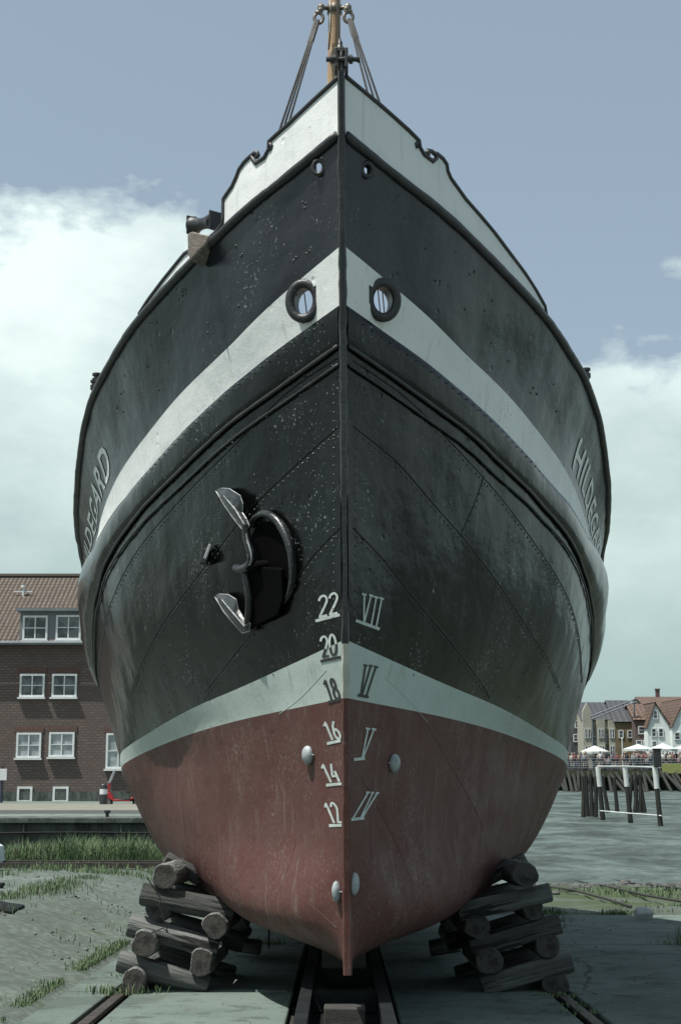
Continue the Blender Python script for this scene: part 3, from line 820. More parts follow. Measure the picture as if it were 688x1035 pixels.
M['slab'] = concrete('slipway_concrete', (.105, .14, .123), (.145, .185, .164), (.068, .092, .081))
M['quaycon'] = concrete('quay_concrete', (.13, .165, .148), (.18, .215, .195), (.095, .12, .107), 1.0)
M['wallcon'] = pm('stained_quay_wall', (.032, .039, .034), (.10, .115, .105), 2.0, rough=.95, stretch=(2.2, 2.2, .8), bscale=14, bdist=.03, bstr=.6, c3=(.2, .22, .21), s3=3, t3=(.62, .74), st3=(4, 4, .7))
M['sand'] = pm('pale_sand', (.15, .15, .12), (.20, .20, .165), 1.5, rough=.95, bscale=60)
M['mud'] = None
def mudmat():
    m, nt, b = new_mat('wet_mud'); v = coords(nt)
    wv = noise_n(nt, coords(nt, (.12, .12, 1)), 1.0, 4); sc = coords(nt, (.34, .22, 1))
    ad = nd(nt, 'ShaderNodeVectorMath', operation='MULTIPLY_ADD'); nt.links.new(wv, ad.inputs[0]); ad.inputs[1].default_value = (2.2, 2.2, 0); nt.links.new(sc, ad.inputs[2])
    f1 = noise_n(nt, ad.outputs[0], 1.0, 9, .68)
    c = ramp(nt, f1, .38, .60, (.030, .045, .040), (.10, .132, .12))
    f2 = noise_n(nt, coords(nt, (1.0, .7, 1)), .9, 7, .7)
    c = mixc(nt, ramp(nt, f2, .50, .62, (0, 0, 0), (.7, .7, .7)), c, (.024, .033, .029))
    nt.links.new(c, b.inputs['Base Color'])
    nt.links.new(ramp(nt, f1, .42, .58, (.8,) * 3, (.4,) * 3), b.inputs['Roughness'])
    b.inputs['Specular IOR Level'].default_value = .3
    b1 = bump(nt, b, f1, .6, .22); b2 = bump(nt, b, noise_n(nt, coords(nt, (1.6, 1.2, 1)), 1.5, 7, .7), .8, .14, b1); bump(nt, b, noise_n(nt, v, 8, 5, .65), .5, .03, b2)
    return m
M['mud'] = mudmat()
def algaemat():
    m, nt, b = new_mat('shore_ground'); v = coords(nt)
    c = ramp(nt, noise_n(nt, v, 1.3, 8, .65), .36, .64, (.05, .062, .053), (.105, .125, .11))
    c = mixc(nt, ramp(nt, noise_n(nt, coords(nt, (.3, .9, 1)), .8, 5, .6), .42, .56), c, (.038, .058, .018))
    nt.links.new(c, b.inputs['Base Color']); b.inputs['Roughness'].default_value = .85
    bump(nt, b, noise_n(nt, v, 7, 7, .7), .8, .06)
    return m
M['shore'] = algaemat()

def axis(fine, a, b_, coarse):
    return sorted(set(list(np.round(np.arange(a, b_ + 1e-6, fine), 4)) + coarse))
xs = axis(.14, -9, 9, [-1500, -700, -300, -120, -60, -35, -22, -15, -11.5, 11.5, 15, 22, 35, 60, 120, 300, 700, 1500])
ys = axis(.16, 5, 26, [-1500, -400, -100, -30, -10, 0, 3, 27.5, 29, 31, 33.5, 36, 40, 46, 55, 70, 90, 130, 200, 400, 900, 2500])
gb = MB(); ny = len(ys); sx_ = len(xs)
for X in xs:
    for Y in ys:
        z = ground_z(X, Y)
        if -12 < X < 12 and 5 < Y < 30:
            q = Vector((X, Y, 0))
            inslab = (-1.66 < X < 6 and Y < 15.6)
            amp = .0 if inslab else 1.0
            edge = sst(1.66, 2.1, -X) if X < 0 else 1
            z += amp * edge * (noise.noise(q * .9) * .05 + noise.noise(q * 2.7) * .03 + noise.noise(q * 7) * .015)
            if inslab: z -= .06
        elif Y <= 5: z -= .06
        if X < -.5 and Y > QY + .4: z = min(z, -3.2) if Y > QY + 1 else z
        gb.v.append(Vector((X, Y, z)))
for i in range(sx_ - 1):
    for j in range(ny - 1):
        a = i * ny + j
        gb.f.append([a, a + ny, a + ny + 1, a + 1]); Xm, Ym = (xs[i] + xs[i + 1]) / 2, (ys[j] + ys[j + 1]) / 2
        gb.m.append(1 if (Xm > -1.6 and Ym > 15.2) else (2 if Xm < -3.15 + .12 * math.sin(Ym * 2) and 8 < Ym < 19.2 else 0))
M['path'] = concrete('packed_path', (.10, .128, .113), (.145, .175, .158), (.075, .095, .083), 1.2)
tag(gb.build('ground', [M['soil'], M['shore'], M['path']], smooth='all'), 'bare stony ground sloping down to the harbour beside the slipway', 'ground', kind='structure')
# slip slabs
sl = MB()
yj = [-4, -.5, 2.6, 5.7, 8.8, 11.9, 15.4]
for x0, x1 in ((-1.64, -1.35), (-1.235, -.27), (.29, 1.235), (1.35, 3.6), (3.615, 5.9)):
    for k in range(len(yj) - 1):
        y0, y1 = yj[k] + .014, yj[k + 1] - .014
        if x0 > 1.3: y1 -= R.uniform(0, .03)
        dz0 = R.uniform(-.006, .006); nseg = 6
        a = [Vector((x0 + .008, y0, slip(y0) + dz0)), Vector((x1 - .008, y0, slip(y0) + dz0)), Vector((x1 - .008, y1, slip(y1) + dz0)), Vector((x0 + .008, y1, slip(y1) + dz0))]
        sl.add(a + [p - Vector((0, 0, .3)) for p in a], [(0, 1, 2, 3), (7, 6, 5, 4), (0, 4, 5, 1), (1, 5, 6, 2), (2, 6, 7, 3), (3, 7, 4, 0)])
tag(sl.build('slipway', M['slab'], bevel=.012), 'sloping slipway of cracked concrete slabs under the ship', 'slipway', kind='structure')
sb_ = MB()
for x0, x1 in ((-1.36, -1.22), (-.29, .31), (1.22, 1.36)):
    sb_.add([(x0, -4, slip(-4) - .045), (x1, -4, slip(-4) - .045), (x1, 15.4, slip(15.4) - .045), (x0, 15.4, slip(15.4) - .045)], [(0, 1, 2, 3)])
M['grime'] = pm('groove_dirt', (.012, .013, .011), (.035, .037, .03), 8, rough=.95, bscale=60)
tag(sb_.build('groove', M['grime']), 'dirt filled grooves between the slipway slabs', 'groove', kind='structure')
M['rail'] = pm('rusty_rail', (.03, .028, .026), (.07, .055, .045), 20, rough=.6, bscale=60, metal=.3)
for sg, lb in ((-1, 'rusty rail set in the slipway groove left of the ship'), (1, 'rusty rail set in the slipway groove right of the ship')):
    b = MB(); X = sg * 1.29
    for w_, zo, h_ in ((.06, -.012, .025), (.10, -.04, .012)):
        ya, yb_ = -4, 15.4
        b.box((X, (ya + yb_) / 2, 0), (w_, yb_ - ya, h_), Matrix.Rotation(math.atan(-.0383), 3, 'X'))
        for p in b.v[-8:]: p.z += slip((ya + yb_) / 2) + zo
    tag(b.build('slip_rail', M['rail'], bevel=.004), lb, 'rail')
# keel cradle between the inner rails
M['steel'] = pm('dark_oily_steel', (.005, .0065, .007), (.011, .014, .0145), 9, rough=.7, spec=.2, bscale=40)
M['block'] = pm('dark_oak_block', (.022, .021, .019), (.045, .045, .04), 8, rough=.85, stretch=(1, 6, 6), bscale=30)
cr = empty('keel_cradle', (0.02, 7.6, slip(7.6)), (math.atan(-.0383), 0, 0))
tag(cr, 'low dark steel cradle under the keel of the ship', 'cradle')
for sg in (1, -1):
    b = MB(); b.box((sg * .195, 3.0, .07), (.05, 11.0, .13)); b.box((sg * .195, 3.0, .14), (.062, 11.0, .012)); b.build('side_beam', M['steel'], cr, bevel=.004)
for y_ in (-1.6, .05, 1.2, 2.6, 4.0, 5.5):
    b = MB(); b.box((0, y_, .085), (.335, .12, .1)); b.build('cross_beam', M['steel'], cr, bevel=.004)
b = MB(); b.box((0, -.55, .02), (.33, 1.9, .02)); b.build('base_plate', M['steel'], cr)
for y_, h_ in ((-.42, .09), (.05, .0), (1.2, .14), (2.6, .14), (4.0, .14), (5.5, .14)):
    if h_:
        b = MB(); b.box((0, y_, (.03 if y_ < 0 else .135) + h_ / 2), (.2 if y_ < 0 else .26, .16, h_)); b.build('keel_block', M['block'], cr, bevel=.008)

# ================================================================== LOG CRIBS
def logmats():
    out = []
    for k, (a, c) in enumerate((((.05, .052, .047), (.14, .15, .142)), ((.03, .031, .028), (.08, .084, .08)), ((.065, .07, .064), (.17, .18, .17)))):
        out.append(pm('weathered_log_%s' % ('brown', 'dark', 'grey')[k], a, c, 9, rough=.9, stretch=(1, 1, .12), bscale=34, bstr=1.0, bdist=.03, c3=(.012, .012, .011), s3=26, t3=(.56, .61), st3=(1, 1, .07)))
    return out
LOGM = logmats()
def endmat():
    m, nt, b = new_mat('log_end_grain'); v = coords(nt)
    w = nd(nt, 'ShaderNodeTexWave'); w.wave_type = 'RINGS'; w.rings_direction = 'Z'; w.inputs['Scale'].default_value = 32; w.inputs['Distortion'].default_value = 3; w.inputs['Detail'].default_value = 3
    nt.links.new(v, w.inputs['Vector'])
    c = ramp(nt, w.outputs['Fac'], .2, .9, (.035, .033, .03), (.08, .076, .068))
    c = mixc(nt, ramp(nt, noise_n(nt, v, 9, 5, .7), .5, .62), c, (.022, .02, .018))
    nt.links.new(c, b.inputs['Base Color']); b.inputs['Roughness'].default_value = .95; bump(nt, b, noise_n(nt, v, 40, 5, .7), .6, .01)
    return m
M['end'] = endmat()
ORD = ['bottom', 'second', 'third', 'fourth', 'fifth', 'sixth', 'seventh', 'top']
def make_log(p0, p1, r, label, group, squared=False):
    p0, p1 = Vector(p0), Vector(p1); ax = (p1 - p0); L = ax.length; ax.normalize(); c = (p0 + p1) / 2
    b = MB(); n = 18; rows = 9; ph = R.uniform(0, 9)
    for i in range(rows + 1):
        t = i / rows; zz_ = (t - .5) * L
        rr_ = r * (1.03 - .06 * t) * (1 - .10 * (1 if i in (0, rows) else 0)); 
        if i in (1, rows - 1): zz_ = (t - .5) * L + (-1 if i == 1 else 1) * (L / rows - .012)
        for k in range(n):
            q = 2 * PI * k / n; d = 1 + noise.noise(Vector((math.cos(q) * 1.2, math.sin(q) * 1.2, zz_ * 2 + ph))) * .2 + noise.noise(Vector((math.cos(q) * 4, math.sin(q) * 4, zz_ * 1.2 + ph))) * .09
            if squared:
                d *= min(1.0, .80 / max(abs(math.sin(q)), .01), .98 / max(abs(math.cos(q)), .01))
            b.v.append(Vector((math.cos(q) * rr_ * d, math.sin(q) * rr_ * d, zz_)))
    for i in range(rows):
        for k in range(n): b.f.append([i * n + k, i * n + (k + 1) % n, (i + 1) * n + (k + 1) % n, (i + 1) * n + k]); b.m.append(0)
    b.f.append(list(range(n))[::-1]); b.m.append(1); b.f.append([rows * n + k for k in range(n)]); b.m.append(1)
    o = b.build('log', [R.choice(LOGM), M['end']], smooth=True)
    o.rotation_mode = 'QUATERNION'; o.rotation_quaternion = Vector((0, 0, 1)).rotation_difference(ax) @ Matrix.Rotation(R.uniform(0, 6), 4, 'Z').to_quaternion()
    o.location = c
    tag(o, label, 'log', group); return o
def crib(sg):
    """square stack of logs; layers alternate end-on and crosswise, leaning in under the bilge"""
    side = 'left' if sg < 0 else 'right'; grp = 'logs of the %s crib' % side
    YF = 8.75
    def W(x, y, Y): 
        if sg > 0: x = 698 - x
        return pt(x, y, Y)
    # end-on logs: outer, inner (pixel centres in the left crib)
    ends = [((136, 993), (192, 1000), 'bottom'), ((146, 955), (204, 972), 'third'), ((159, 918), (216, 936), 'fifth'), ((166, 885), (221, 905), 'seventh')]
    for k, (o_, i_, nm) in enumerate(ends):
        for which, (x, y) in (('outer', o_), ('inner', i_)):
            if which == 'inner' and nm == 'bottom': continue
            jx, jy = R.uniform(-1.5, 1.5), R.uniform(-1, 1)
            p = W(x + jx, y + jy, YF + R.uniform(-.06, .06)); dz = -.0383 * .95
            L = .95 if k < 3 else .9
            if which == 'inner' and k == 3: p.y += .3; L = .7
            make_log(p, p + Vector((sg * -.02, L, dz)), .077 if which == 'outer' else .079, '%s log lying end-on in the %s layer of the %s log crib' % (which, nm, side), grp, R.random() < .35)
    cross = [((121, 971), (212, 996), 'second'), ((132, 934), (222, 959), 'fourth'), ((143, 902), (236, 922), 'sixth')]
    for k, (a, c, nm) in enumerate(cross):
        for which, dY in (('front', -.015), ('rear', .74)):
            p0, p1 = W(a[0], a[1], YF + .1), W(c[0], c[1], YF + .1)
            off = Vector((0, dY, -.0383 * dY)); sh_ = R.uniform(-.008, .008)
            p0 = p0 + off; p1 = p1 + off
            p0.x += sh_; p1.x += sh_
            if which == 'rear': p1 = p1 + (p1 - p0) * .18
            make_log(p0, p1, .066, '%s log lying crosswise in the %s layer of the %s log crib' % (which, nm, side), grp, True)
    p0, p1 = W(167, 868, YF + .5), W(204, 887, YF + .55)
    make_log(p0, p1, .05, 'short wedge log on top of the %s log crib under the hull' % side, grp, True)
    p0, p1 = W(228, 1000, YF + .2), W(150, 1003, YF + .2)
    # inner stub pile just behind
    for k, (x, y) in enumerate(((246, 949), (246, 936), (249, 920))):
        p = W(x - 6, y, 10.4 + .05 * k); nm = ('lowest', 'middle', 'highest')[k]
        make_log(p + Vector((0, 0, 0)), p + Vector((0, .6, -.02)), .068, '%s short log of the small stack behind the %s log crib' % (nm, side), 'short logs behind the %s crib' % side, True)
    for k, (x, y) in enumerate(((234, 954),)):
        p = W(x, y, 10.9); make_log(p, p + Vector((-sg * .22, 0, -.03)), .06, 'short crosswise log behind the %s log crib' % side, 'short logs behind the %s crib' % side, True)
crib(-1); crib(1)
# wire twisted round the left crib
b = MB(); b.tube([pt(x, y, 8.55) for x, y in ((149, 887), (163, 909), (161, 915), (170, 943), (165, 938), (140, 949))], .004, 5)
tag(b.build('fastening_wire', M['wire']), 'thin bent wire tied round the left log crib', 'wire')
b = MB(); q = pt(272, 925, 11.0); b.tube([q, q + Vector((0, 0, -.24))], .007, 6); tag(b.build('iron_rod', M['wire']), 'thin iron rod standing beside the left short log stack', 'rod')

# ================================================================== GRASS
M['grass'] = pm('meadow_grass', (.07, .13, .052), (.12, .185, .085), 3, rough=.8, bstr=0)
M['grassdry'] = pm('dry_grass', (.085, .11, .06), (.135, .155, .095), 3, rough=.85, bstr=0)
def blades(n, sampler, h0, h1, w, name, label, mats, lean=.5):
    b = MB()
    for _ in range(n):
        s = sampler()
        if s is None: continue
        p = Vector(s[:3]); k = s[3] if len(s) > 3 else 1
        a = R.uniform(0, 2 * PI); h = R.uniform(h0, h1) * k; d = Vector((math.cos(a), math.sin(a), 0)); sd = Vector((-d.y, d.x, 0)) * w * R.uniform(.6, 1.4)
        l = R.uniform(0, lean) * h; m1 = p + d * l * .3 + Vector((0, 0, h * .6)); tip = p + d * l + Vector((0, 0, h * R.uniform(.85, 1.05)))
        b.add([p - sd, p + sd, m1 + sd * .7, m1 - sd * .7, tip], [(0, 1, 2, 3), (3, 2, 4)], 0 if R.random() < .7 else 1)
    return tag(b.build(name, mats), label, 'grass', kind='stuff')
GM = [M['grass'], M['grassdry']]
def s_wall():
    X = R.uniform(-5.9, -2.6); Y = R.uniform(22.6, 23.85)
    k = sst(-5.9, -4.9, X) * (.5 + .95 * (noise.noise(Vector((X * 1.6, Y * .6, 0))) + .45)); 
    if R.random() > k: return None
    return X, Y, ground_z(X, Y), .45 + .55 * k
blades(11000, s_wall, .06, .46, .0055, 'tall_grass', 'tall green grass growing along the foot of the quay wall', GM, .8)
def s_track():
    X = R.uniform(-9, -1.5); Y = R.uniform(18.6, 22.9)
    q = noise.noise(Vector((X * .7, Y * 1.2, 3)))
    if q < -.1 + (.25 if Y < 20 else 0): return None
    return X, Y, ground_z(X, Y) + .02
blades(9000, s_track, .04, .12, .006, 'short_grass', 'short grass growing beside the old rail at the left', GM)
def s_edge():
    Y = R.uniform(6, 15.5); X = -1.70 - abs(R.gauss(0, .06))
    if noise.noise(Vector((0, Y * 1.1, 8))) < -.15: return None
    return X, Y, ground_z(X, Y), (.45 if Y < 9 else .7)
def s_crest():
    Y = R.uniform(10, 19.5); X = -3.05 - .06 * (Y - 12) * 0 + R.gauss(0, .16)
    if noise.noise(Vector((X, Y * .9, 5))) < -.12: return None
    return X, Y, ground_z(X, Y) + .03
def s_bank():
    Y = R.uniform(6, 19); X = R.uniform(-6, -1.8)
    if noise.noise(Vector((X * 1.2, Y * 1.2, 15))) < .34: return None
    return X, Y, ground_z(X, Y) + .01
def s_all():
    r = R.random(); return s_edge() if r < .4 else (s_crest() if r < .7 else s_bank())
blades(15000, s_all, .02, .075, .0035, 'verge_grass', 'grass tufts growing along the bank left of the slipway', GM)
tufts = [(3.05, 12.35, .16, 260), (1.3, 8.6, .03, 90), (1.33, 8.2, .025, 80), (1.27, 7.9, .03, 60), (1.9, 13.6, .09, 120), (2.9, 15.4, .08, 200), (2.2, 15.5, .08, 160), (4.2, 15.5, .1, 200), (3.4, 11.9, .06, 110), (2.7, 11.9, .05, 70), (-.62, 11.9, .07, 80), (-1.29, 8.7, .07, 90), (2.05, 14.4, .1, 60), (-1.3, 9.6, .06, 60)]
def s_tuft():
    x, y, h, n = R.choices(tufts, [t[3] for t in tufts])[0]
    return x + R.gauss(0, .11), y + R.gauss(0, .035), slip(y) - .01, h / .1
blades(2200, s_tuft, .04, .12, .004, 'weeds', 'weeds sprouting from the joints of the slipway slabs', GM, .9)
def s_shore():
    X = R.uniform(1, 9); Y = R.uniform(15.6, 19.5)
    if noise.noise(Vector((X * .6, Y * .9, 31))) < .0: return None
    return X, Y, ground_z(X, Y) - .005
blades(9000, s_shore, .03, .09, .007, 'shore_grass', 'low green grass growing on the shore right of the ship', GM)

# ================================================================== RIGHT SHORE: mud, rubble, cables
mud = MB(); mx = [x for x in axis(4, 0, 120, [-1500, -600, -200, -100, -50, -20, 160, 220, 400, 900, 1500])]; my_ = axis(3, 33, 140, [24, 27, 30, 150, 200, 400, 900, 2500])
for x in mx:
    for y in my_: mud.v.append(Vector((x, y, MUD + .03 * noise.noise(Vector((x * .2, y * .3, 0))))))
for i in range(len(mx) - 1):
    for j in range(len(my_) - 1):
        a = i * len(my_) + j; mud.f.append([a, a + len(my_), a + len(my_) + 1, a + 1]); mud.m.append(0)
tag(mud.build('mud_flat', M['mud'], smooth='all'), 'wet grey tidal mud flat of the harbour basin', 'mud', kind='structure')
M['stone'] = pm('dark_rubble', (.03, .032, .03), (.11, .115, .105), 6, rough=.9, bscale=20, bdist=.03)
M['palestone'] = pm('pale_concrete_chunk', (.22, .25, .24), (.30, .33, .31), 6, rough=.9, bscale=30)
def rock(c, r, mat_, name, label, cat, group=None, flat=.6):
    b = MB(); b.ball((0, 0, 0), (r, r * R.uniform(.6, 1), r * flat), 9); ph = Vector((R.uniform(0, 50), 0, 0))
    for p in b.v: p += p.normalized() * r * .35 * noise.noise(p / r * 1.3 + ph)
    o = b.build(name, mat_); o.location = c; o.rotation_euler.z = R.uniform(0, 6); tag(o, label, cat, group); return o
b = MB(); b.prism([(0, 0, 0), (.17, .03, .01), (.21, .2, .0), (.13, .24, .05), (.02, .18, .05)], (.03, -.02, .085))
o = b.build('concrete_chunk', M['palestone'], bevel=.015); yk = 14.6; q = pt(641, 929, yk); o.location = (q.x, yk, slip(yk) - .02); tag(o, 'pale broken concrete chunk lying on the slab right of the ship', 'rubble')
def shoreY(y, X=4.0):
    u, dy, dz = ray(600, y); lo, hi = 12.0, 60.0
    for _ in range(50):
        m_ = (lo + hi) / 2
        if dz / dy * m_ > ground_z(X, m_): lo = m_
        else: hi = m_
    return lo
ROCKS = [(553, 894, 5), (565, 893, 4), (575, 896, 3.5), (582, 895, 3), (569, 884, 2.2), (584, 884, 3.2), (575, 886, 2), (631, 891, 5.5), (640, 892, 4), (655, 893, 5.5), (622, 889, 3), (647, 890, 3), (612, 891, 2.5), (545, 896, 3), (560, 898, 3), (590, 897, 2.5), (664, 896, 3), (676, 898, 3)]
WHERE = ['farther left', 'left', 'middle', 'right', 'farther right']
rubble = MB()
for x, y, r in ROCKS:
    Yk = shoreY(y + r * .5); p = pt(x, y, Yk); rr_ = r / F * Yk
    o = rock((p.x, Yk, ground_z(p.x, Yk) + rr_ * .25), rr_, M['stone'], 'stone', 'dark stone lying among rubble on the muddy shore right of the ship', 'stone', 'dark stones on the muddy shore', .55)
b = MB()
for _ in range(500):
    X = R.uniform(1.5, 12); Y = R.gauss(22.5, 1.6); r = R.uniform(.02, .09)
    q = Vector((X, Y, ground_z(X, Y) + r * .2)); b.ball(q, (r, r * .8, r * .6), 6)
tag(b.build('gravel', M['stone']), 'small dark gravel scattered on the muddy shore', 'gravel', kind='stuff')
b = MB()
for _ in range(260):
    Y = R.uniform(6, 15); X = R.uniform(-1.6, 5.5); r = R.uniform(.003, .008); b.ball((X, Y, slip(Y) + r * .4), (r, r, r * .6), 5)
for _ in range(700):
    Y = R.uniform(7, 19); X = R.uniform(-6, -1.75); r = R.uniform(.005, .018); b.ball((X, Y, ground_z(X, Y) + r * .3), (r, r, r * .7), 5)
M['pebble'] = pm('grey_pebbles', (.06, .068, .06), (.15, .165, .155), 3, rough=.9, bstr=0)
tag(b.build('pebbles', M['pebble']), 'loose pebbles on the bank and the slipway slabs', 'pebbles', kind='stuff')
M['cable'] = pm('black_cable', (.015, .016, .015), (.03, .03, .028), 9, rough=.7, bstr=0)
def shore_line(px):
    out = []
    for (x0, y0), (x1, y1) in zip(px[:-1], px[1:]):
        for k in range(10):
            t = k / 10; x, y = x0 + (x1 - x0) * t, y0 + (y1 - y0) * t
            Yk = shoreY(y); p = pt(x, y, Yk); out.append(Vector((p.x, Yk, ground_z(p.x, Yk) + .04)))
    return out
for k, (px, lb) in enumerate((([(530, 880), (570, 889), (610, 898), (650, 908), (700, 917)], 'middle of three black cables lying across the muddy shore'), ([(540, 897), (580, 903), (615, 913), (640, 921)], 'nearest of three black cables, ending at the broken concrete chunk'), ([(590, 885), (630, 893), (670, 899), (720, 905)], 'farthest of three black cables lying across the muddy shore'))):
    b = MB(); b.tube(shore_line(px), .015, 6); tag(b.build('cable', M['cable'], smooth='all'), lb, 'cable', 'cables on the shore')

# ================================================================== LEFT QUAY
b = MB()
wx = [-60, -30, -12] + list(np.arange(-10, -.9, .6)); 
b.box(((-60 - 1) / 2, QY + .25, (-3.2 - 1.06) / 2), (59, .5, 3.2 - 1.06)); b.box(((-60 - 1) / 2, QY + .2, -1.06 + .045), (59, .62, .09))
b.box((-1.22, 82, -2.9), (.44, 115, 1.6))
for X in np.arange(-9, -1, 1.6): b.box((X + .6, QY + .21, -1.0 - .42), (.025, .6, .7))
w_ = b.build('quay_wall', M['wallcon'], bevel=.015); tag(w_, 'low stained concrete quay wall with grass at its foot', 'wall')
b = MB(); b.box((-7.0, QY - .16, -1.5), (2.0, .24, .75)); b.box((-7.0, QY - .16, -1.11), (2.1, .3, .04)); tag(b.build('wall_buttress', M['wallcon'], bevel=.02), 'dark block standing against the quay wall at the left edge', 'block')
b = MB(); b.tube([(x, QY - .09, -1.27 + .02 * math.sin(x) + (x + 12) * .006) for x in np.arange(-14, -1.2, .5)], .018, 6); tag(b.build('pipe', M['steel']), 'thin dark pipe running along the quay wall', 'pipe')
b = MB(); b.lathe([(.03, 0), (.03, .09), (.055, .1), (.055, .14)], (-3.88 + .0, QY + .2, -1.0), n=10); tag(b.build('iron_stub', M['iron']), 'short iron mooring stub on top of the quay wall', 'stub')
qb = MB()
def qstrip(y0, y1, m_, dz=0): qb.add([(-400, y0, quay_z(y0) + dz), (-1.2, y0, quay_z(y0) + dz), (-1.2, y1, quay_z(y1) + dz), (-400, y1, quay_z(y1) + dz)], [(0, 1, 2, 3)], m_)
M['asph'] = pm('dark_asphalt', (.04, .043, .042), (.06, .063, .06), 3, rough=.9, bscale=50)
qstrip(QY + .45, 33.5, 0); qstrip(33.5, 40, 1, .0); qstrip(40, 60, 2); qstrip(60, 70, 3); qstrip(70, 140, 0)
tag(qb.build('quay_pavement', [M['quaycon'], M['asph'], M['sand'], M['quaycon']]), 'pale paved quay in front of the brick building', 'pavement', kind='structure')
b = MB()
for dy_ in (0, .5):
    b.box((-6, 21.3 + dy_, ground_z(-6, 21.3) + .07), (12, .06, .05)); b.box((-6, 21.3 + dy_, ground_z(-6, 21.3) + .03), (12, .11, .02))
tag(b.build('old_rail_track', M['rail']), 'pair of rusty rails in the grass in front of the quay wall', 'rail track')
p = pt(2, 866, 21.8); b = MB(); b.lathe([(.12, -.2), (.14, -.1), (.15, .05), (.13, .16), (.06, .2)], (p.x - .11, 21.8, p.z), n=16); M['buoy'] = pm('pale_plastic', (.5, .56, .57), (.4, .45, .46), 5, rough=.5)
b.lathe([(.16, -.06), (.16, .0)], (p.x - .11, 21.8, p.z), n=16)
tag(b.build('buoy', M['buoy'], smooth=True), 'pale rounded buoy at the left edge in front of the quay wall', 'buoy')
p = pt(12, 916, 12.4); b = MB(); b.box((p.x - .12, 12.4, ground_z(p.x, 12.4) + .03), (.36, .5, .06), Matrix.Rotation(.15, 3, 'Y')); tag(b.build('slab_cover', M['steel'], bevel=.01), 'dark flat slab lying in the grass on top of the left bank', 'slab')
p = pt(1, 898, 15.6); b = MB(); b.lathe([(.03, -.1), (.03, .02), (.045, .03), (.045, .06)], p, n=10); tag(b.build('iron_peg', M['iron']), 'small dark iron peg on the left bank', 'peg')

# ---- brick building
def brickmat(name, c1, c2, mort, bw=.24, rh=.083, ms=.012):
    m, nt, b = new_mat(name)
    tc = nd(nt, 'ShaderNodeTexCoord'); sp = nd(nt, 'ShaderNodeSeparateXYZ'); nt.links.new(tc.outputs['Object'], sp.inputs[0])
    ad = nd(nt, 'ShaderNodeMath', operation='ADD'); nt.links.new(sp.outputs[0], ad.inputs[0]); nt.links.new(sp.outputs[1], ad.inputs[1])
    cb = nd(nt, 'ShaderNodeCombineXYZ'); nt.links.new(ad.outputs[0], cb.inputs[0]); nt.links.new(sp.outputs[2], cb.inputs[1])
    br = nd(nt, 'ShaderNodeTexBrick'); br.inputs['Scale'].default_value = 1; br.inputs['Brick Width'].default_value = bw; br.inputs['Row Height'].default_value = rh; br.inputs['Mortar Size'].default_value = ms
    br.inputs['Color1'].default_value = (*c1, 1); br.inputs['Color2'].default_value = (*c2, 1); br.inputs['Mortar'].default_value = (*mort, 1)
    nt.links.new(cb.outputs[0], br.inputs['Vector'])
    c = mixc(nt, ramp(nt, noise_n(nt, cb.outputs[0], .9, 6, .6), .35, .7, (0, 0, 0), (.5, .5, .5)), br.outputs['Color'], tuple(q * .6 for q in c1))
    nt.links.new(c, b.inputs['Base Color']); b.inputs['Roughness'].default_value = .9
    bump(nt, b, br.outputs['Fac'], -.6, .02)
    return m
M['brick'] = brickmat('dark_red_brick', (.155, .106, .093), (.10, .074, .066), (.065, .064, .061), .30, .125, .028)
def tilemat(name, c1, c2, w=.22, h=.34, offset=0, ms=.035):
    m, nt, b = new_mat(name)
    tc = nd(nt, 'ShaderNodeTexCoord'); mp = nd(nt, 'ShaderNodeMapping'); nt.links.new(tc.outputs['UV'], mp.inputs['Vector'])
    br = nd(nt, 'ShaderNodeTexBrick'); br.offset = offset; br.inputs['Scale'].default_value = 1; br.inputs['Brick Width'].default_value = w; br.inputs['Row Height'].default_value = h; br.inputs['Mortar Size'].default_value = ms
    br.inputs['Color1'].default_value = (*c1, 1); br.inputs['Color2'].default_value = (*c2, 1); br.inputs['Mortar'].default_value = (.02, .015, .013, 1)
    nt.links.new(mp.outputs[0], br.inputs['Vector']); c = mixc(nt, ramp(nt, noise_n(nt, mp.outputs[0], .8, 6, .6), .4, .7, (0, 0, 0), (.55, .55, .55)), br.outputs['Color'], tuple(q * .55 for q in c1))
    nt.links.new(c, b.inputs['Base Color']); b.inputs['Roughness'].default_value = .8
    w1 = nd(nt, 'ShaderNodeTexWave'); w1.bands_direction = 'X'; w1.inputs['Scale'].default_value = .314 / w; nt.links.new(mp.outputs[0], w1.inputs['Vector'])
    w2 = nd(nt, 'ShaderNodeTexWave'); w2.bands_direction = 'Y'; w2.wave_profile = 'SAW'; w2.inputs['Scale'].default_value = .314 / h; nt.links.new(mp.outputs[0], w2.inputs['Vector'])
    b1 = bump(nt, b, w1.outputs['Fac'], .9, .06); bump(nt, b, w2.outputs['Fac'], .8, .05, b1)
    return m
M['tile'] = tilemat('brown_pantiles', (.15, .115, .088), (.108, .084, .066))
M['tileor'] = tilemat('orange_pantiles', (.15, .098, .072), (.115, .076, .06), .45, .4, .5, .03)
M['slate'] = tilemat('grey_slates', (.062, .068, .076), (.05, .055, .062), .6, .4, .5, .015)
M['zincclad'] = pm('blue_grey_zinc', (.11, .13, .145), (.15, .17, .185), 2, rough=.6, bstr=.1)
M['wframe'] = pm('white_window_frame', (.62, .65, .65), (.52, .55, .55), 6, rough=.5, bstr=0)
def glassmat(name, c, c2):
    m, nt, b = new_mat(name); v = coords(nt)
    cc = ramp(nt, noise_n(nt, v, 1.6, 4), .45, .55, c, c2); nt.links.new(cc, b.inputs['Base Color']); b.inputs['Roughness'].default_value = .08; b.inputs['Specular IOR Level'].default_value = .8
    return m
M['glass'] = glassmat('window_glass', (.02, .025, .028), (.09, .105, .11))
M['curtain'] = glassmat('curtained_glass', (.22, .25, .26), (.32, .35, .36))
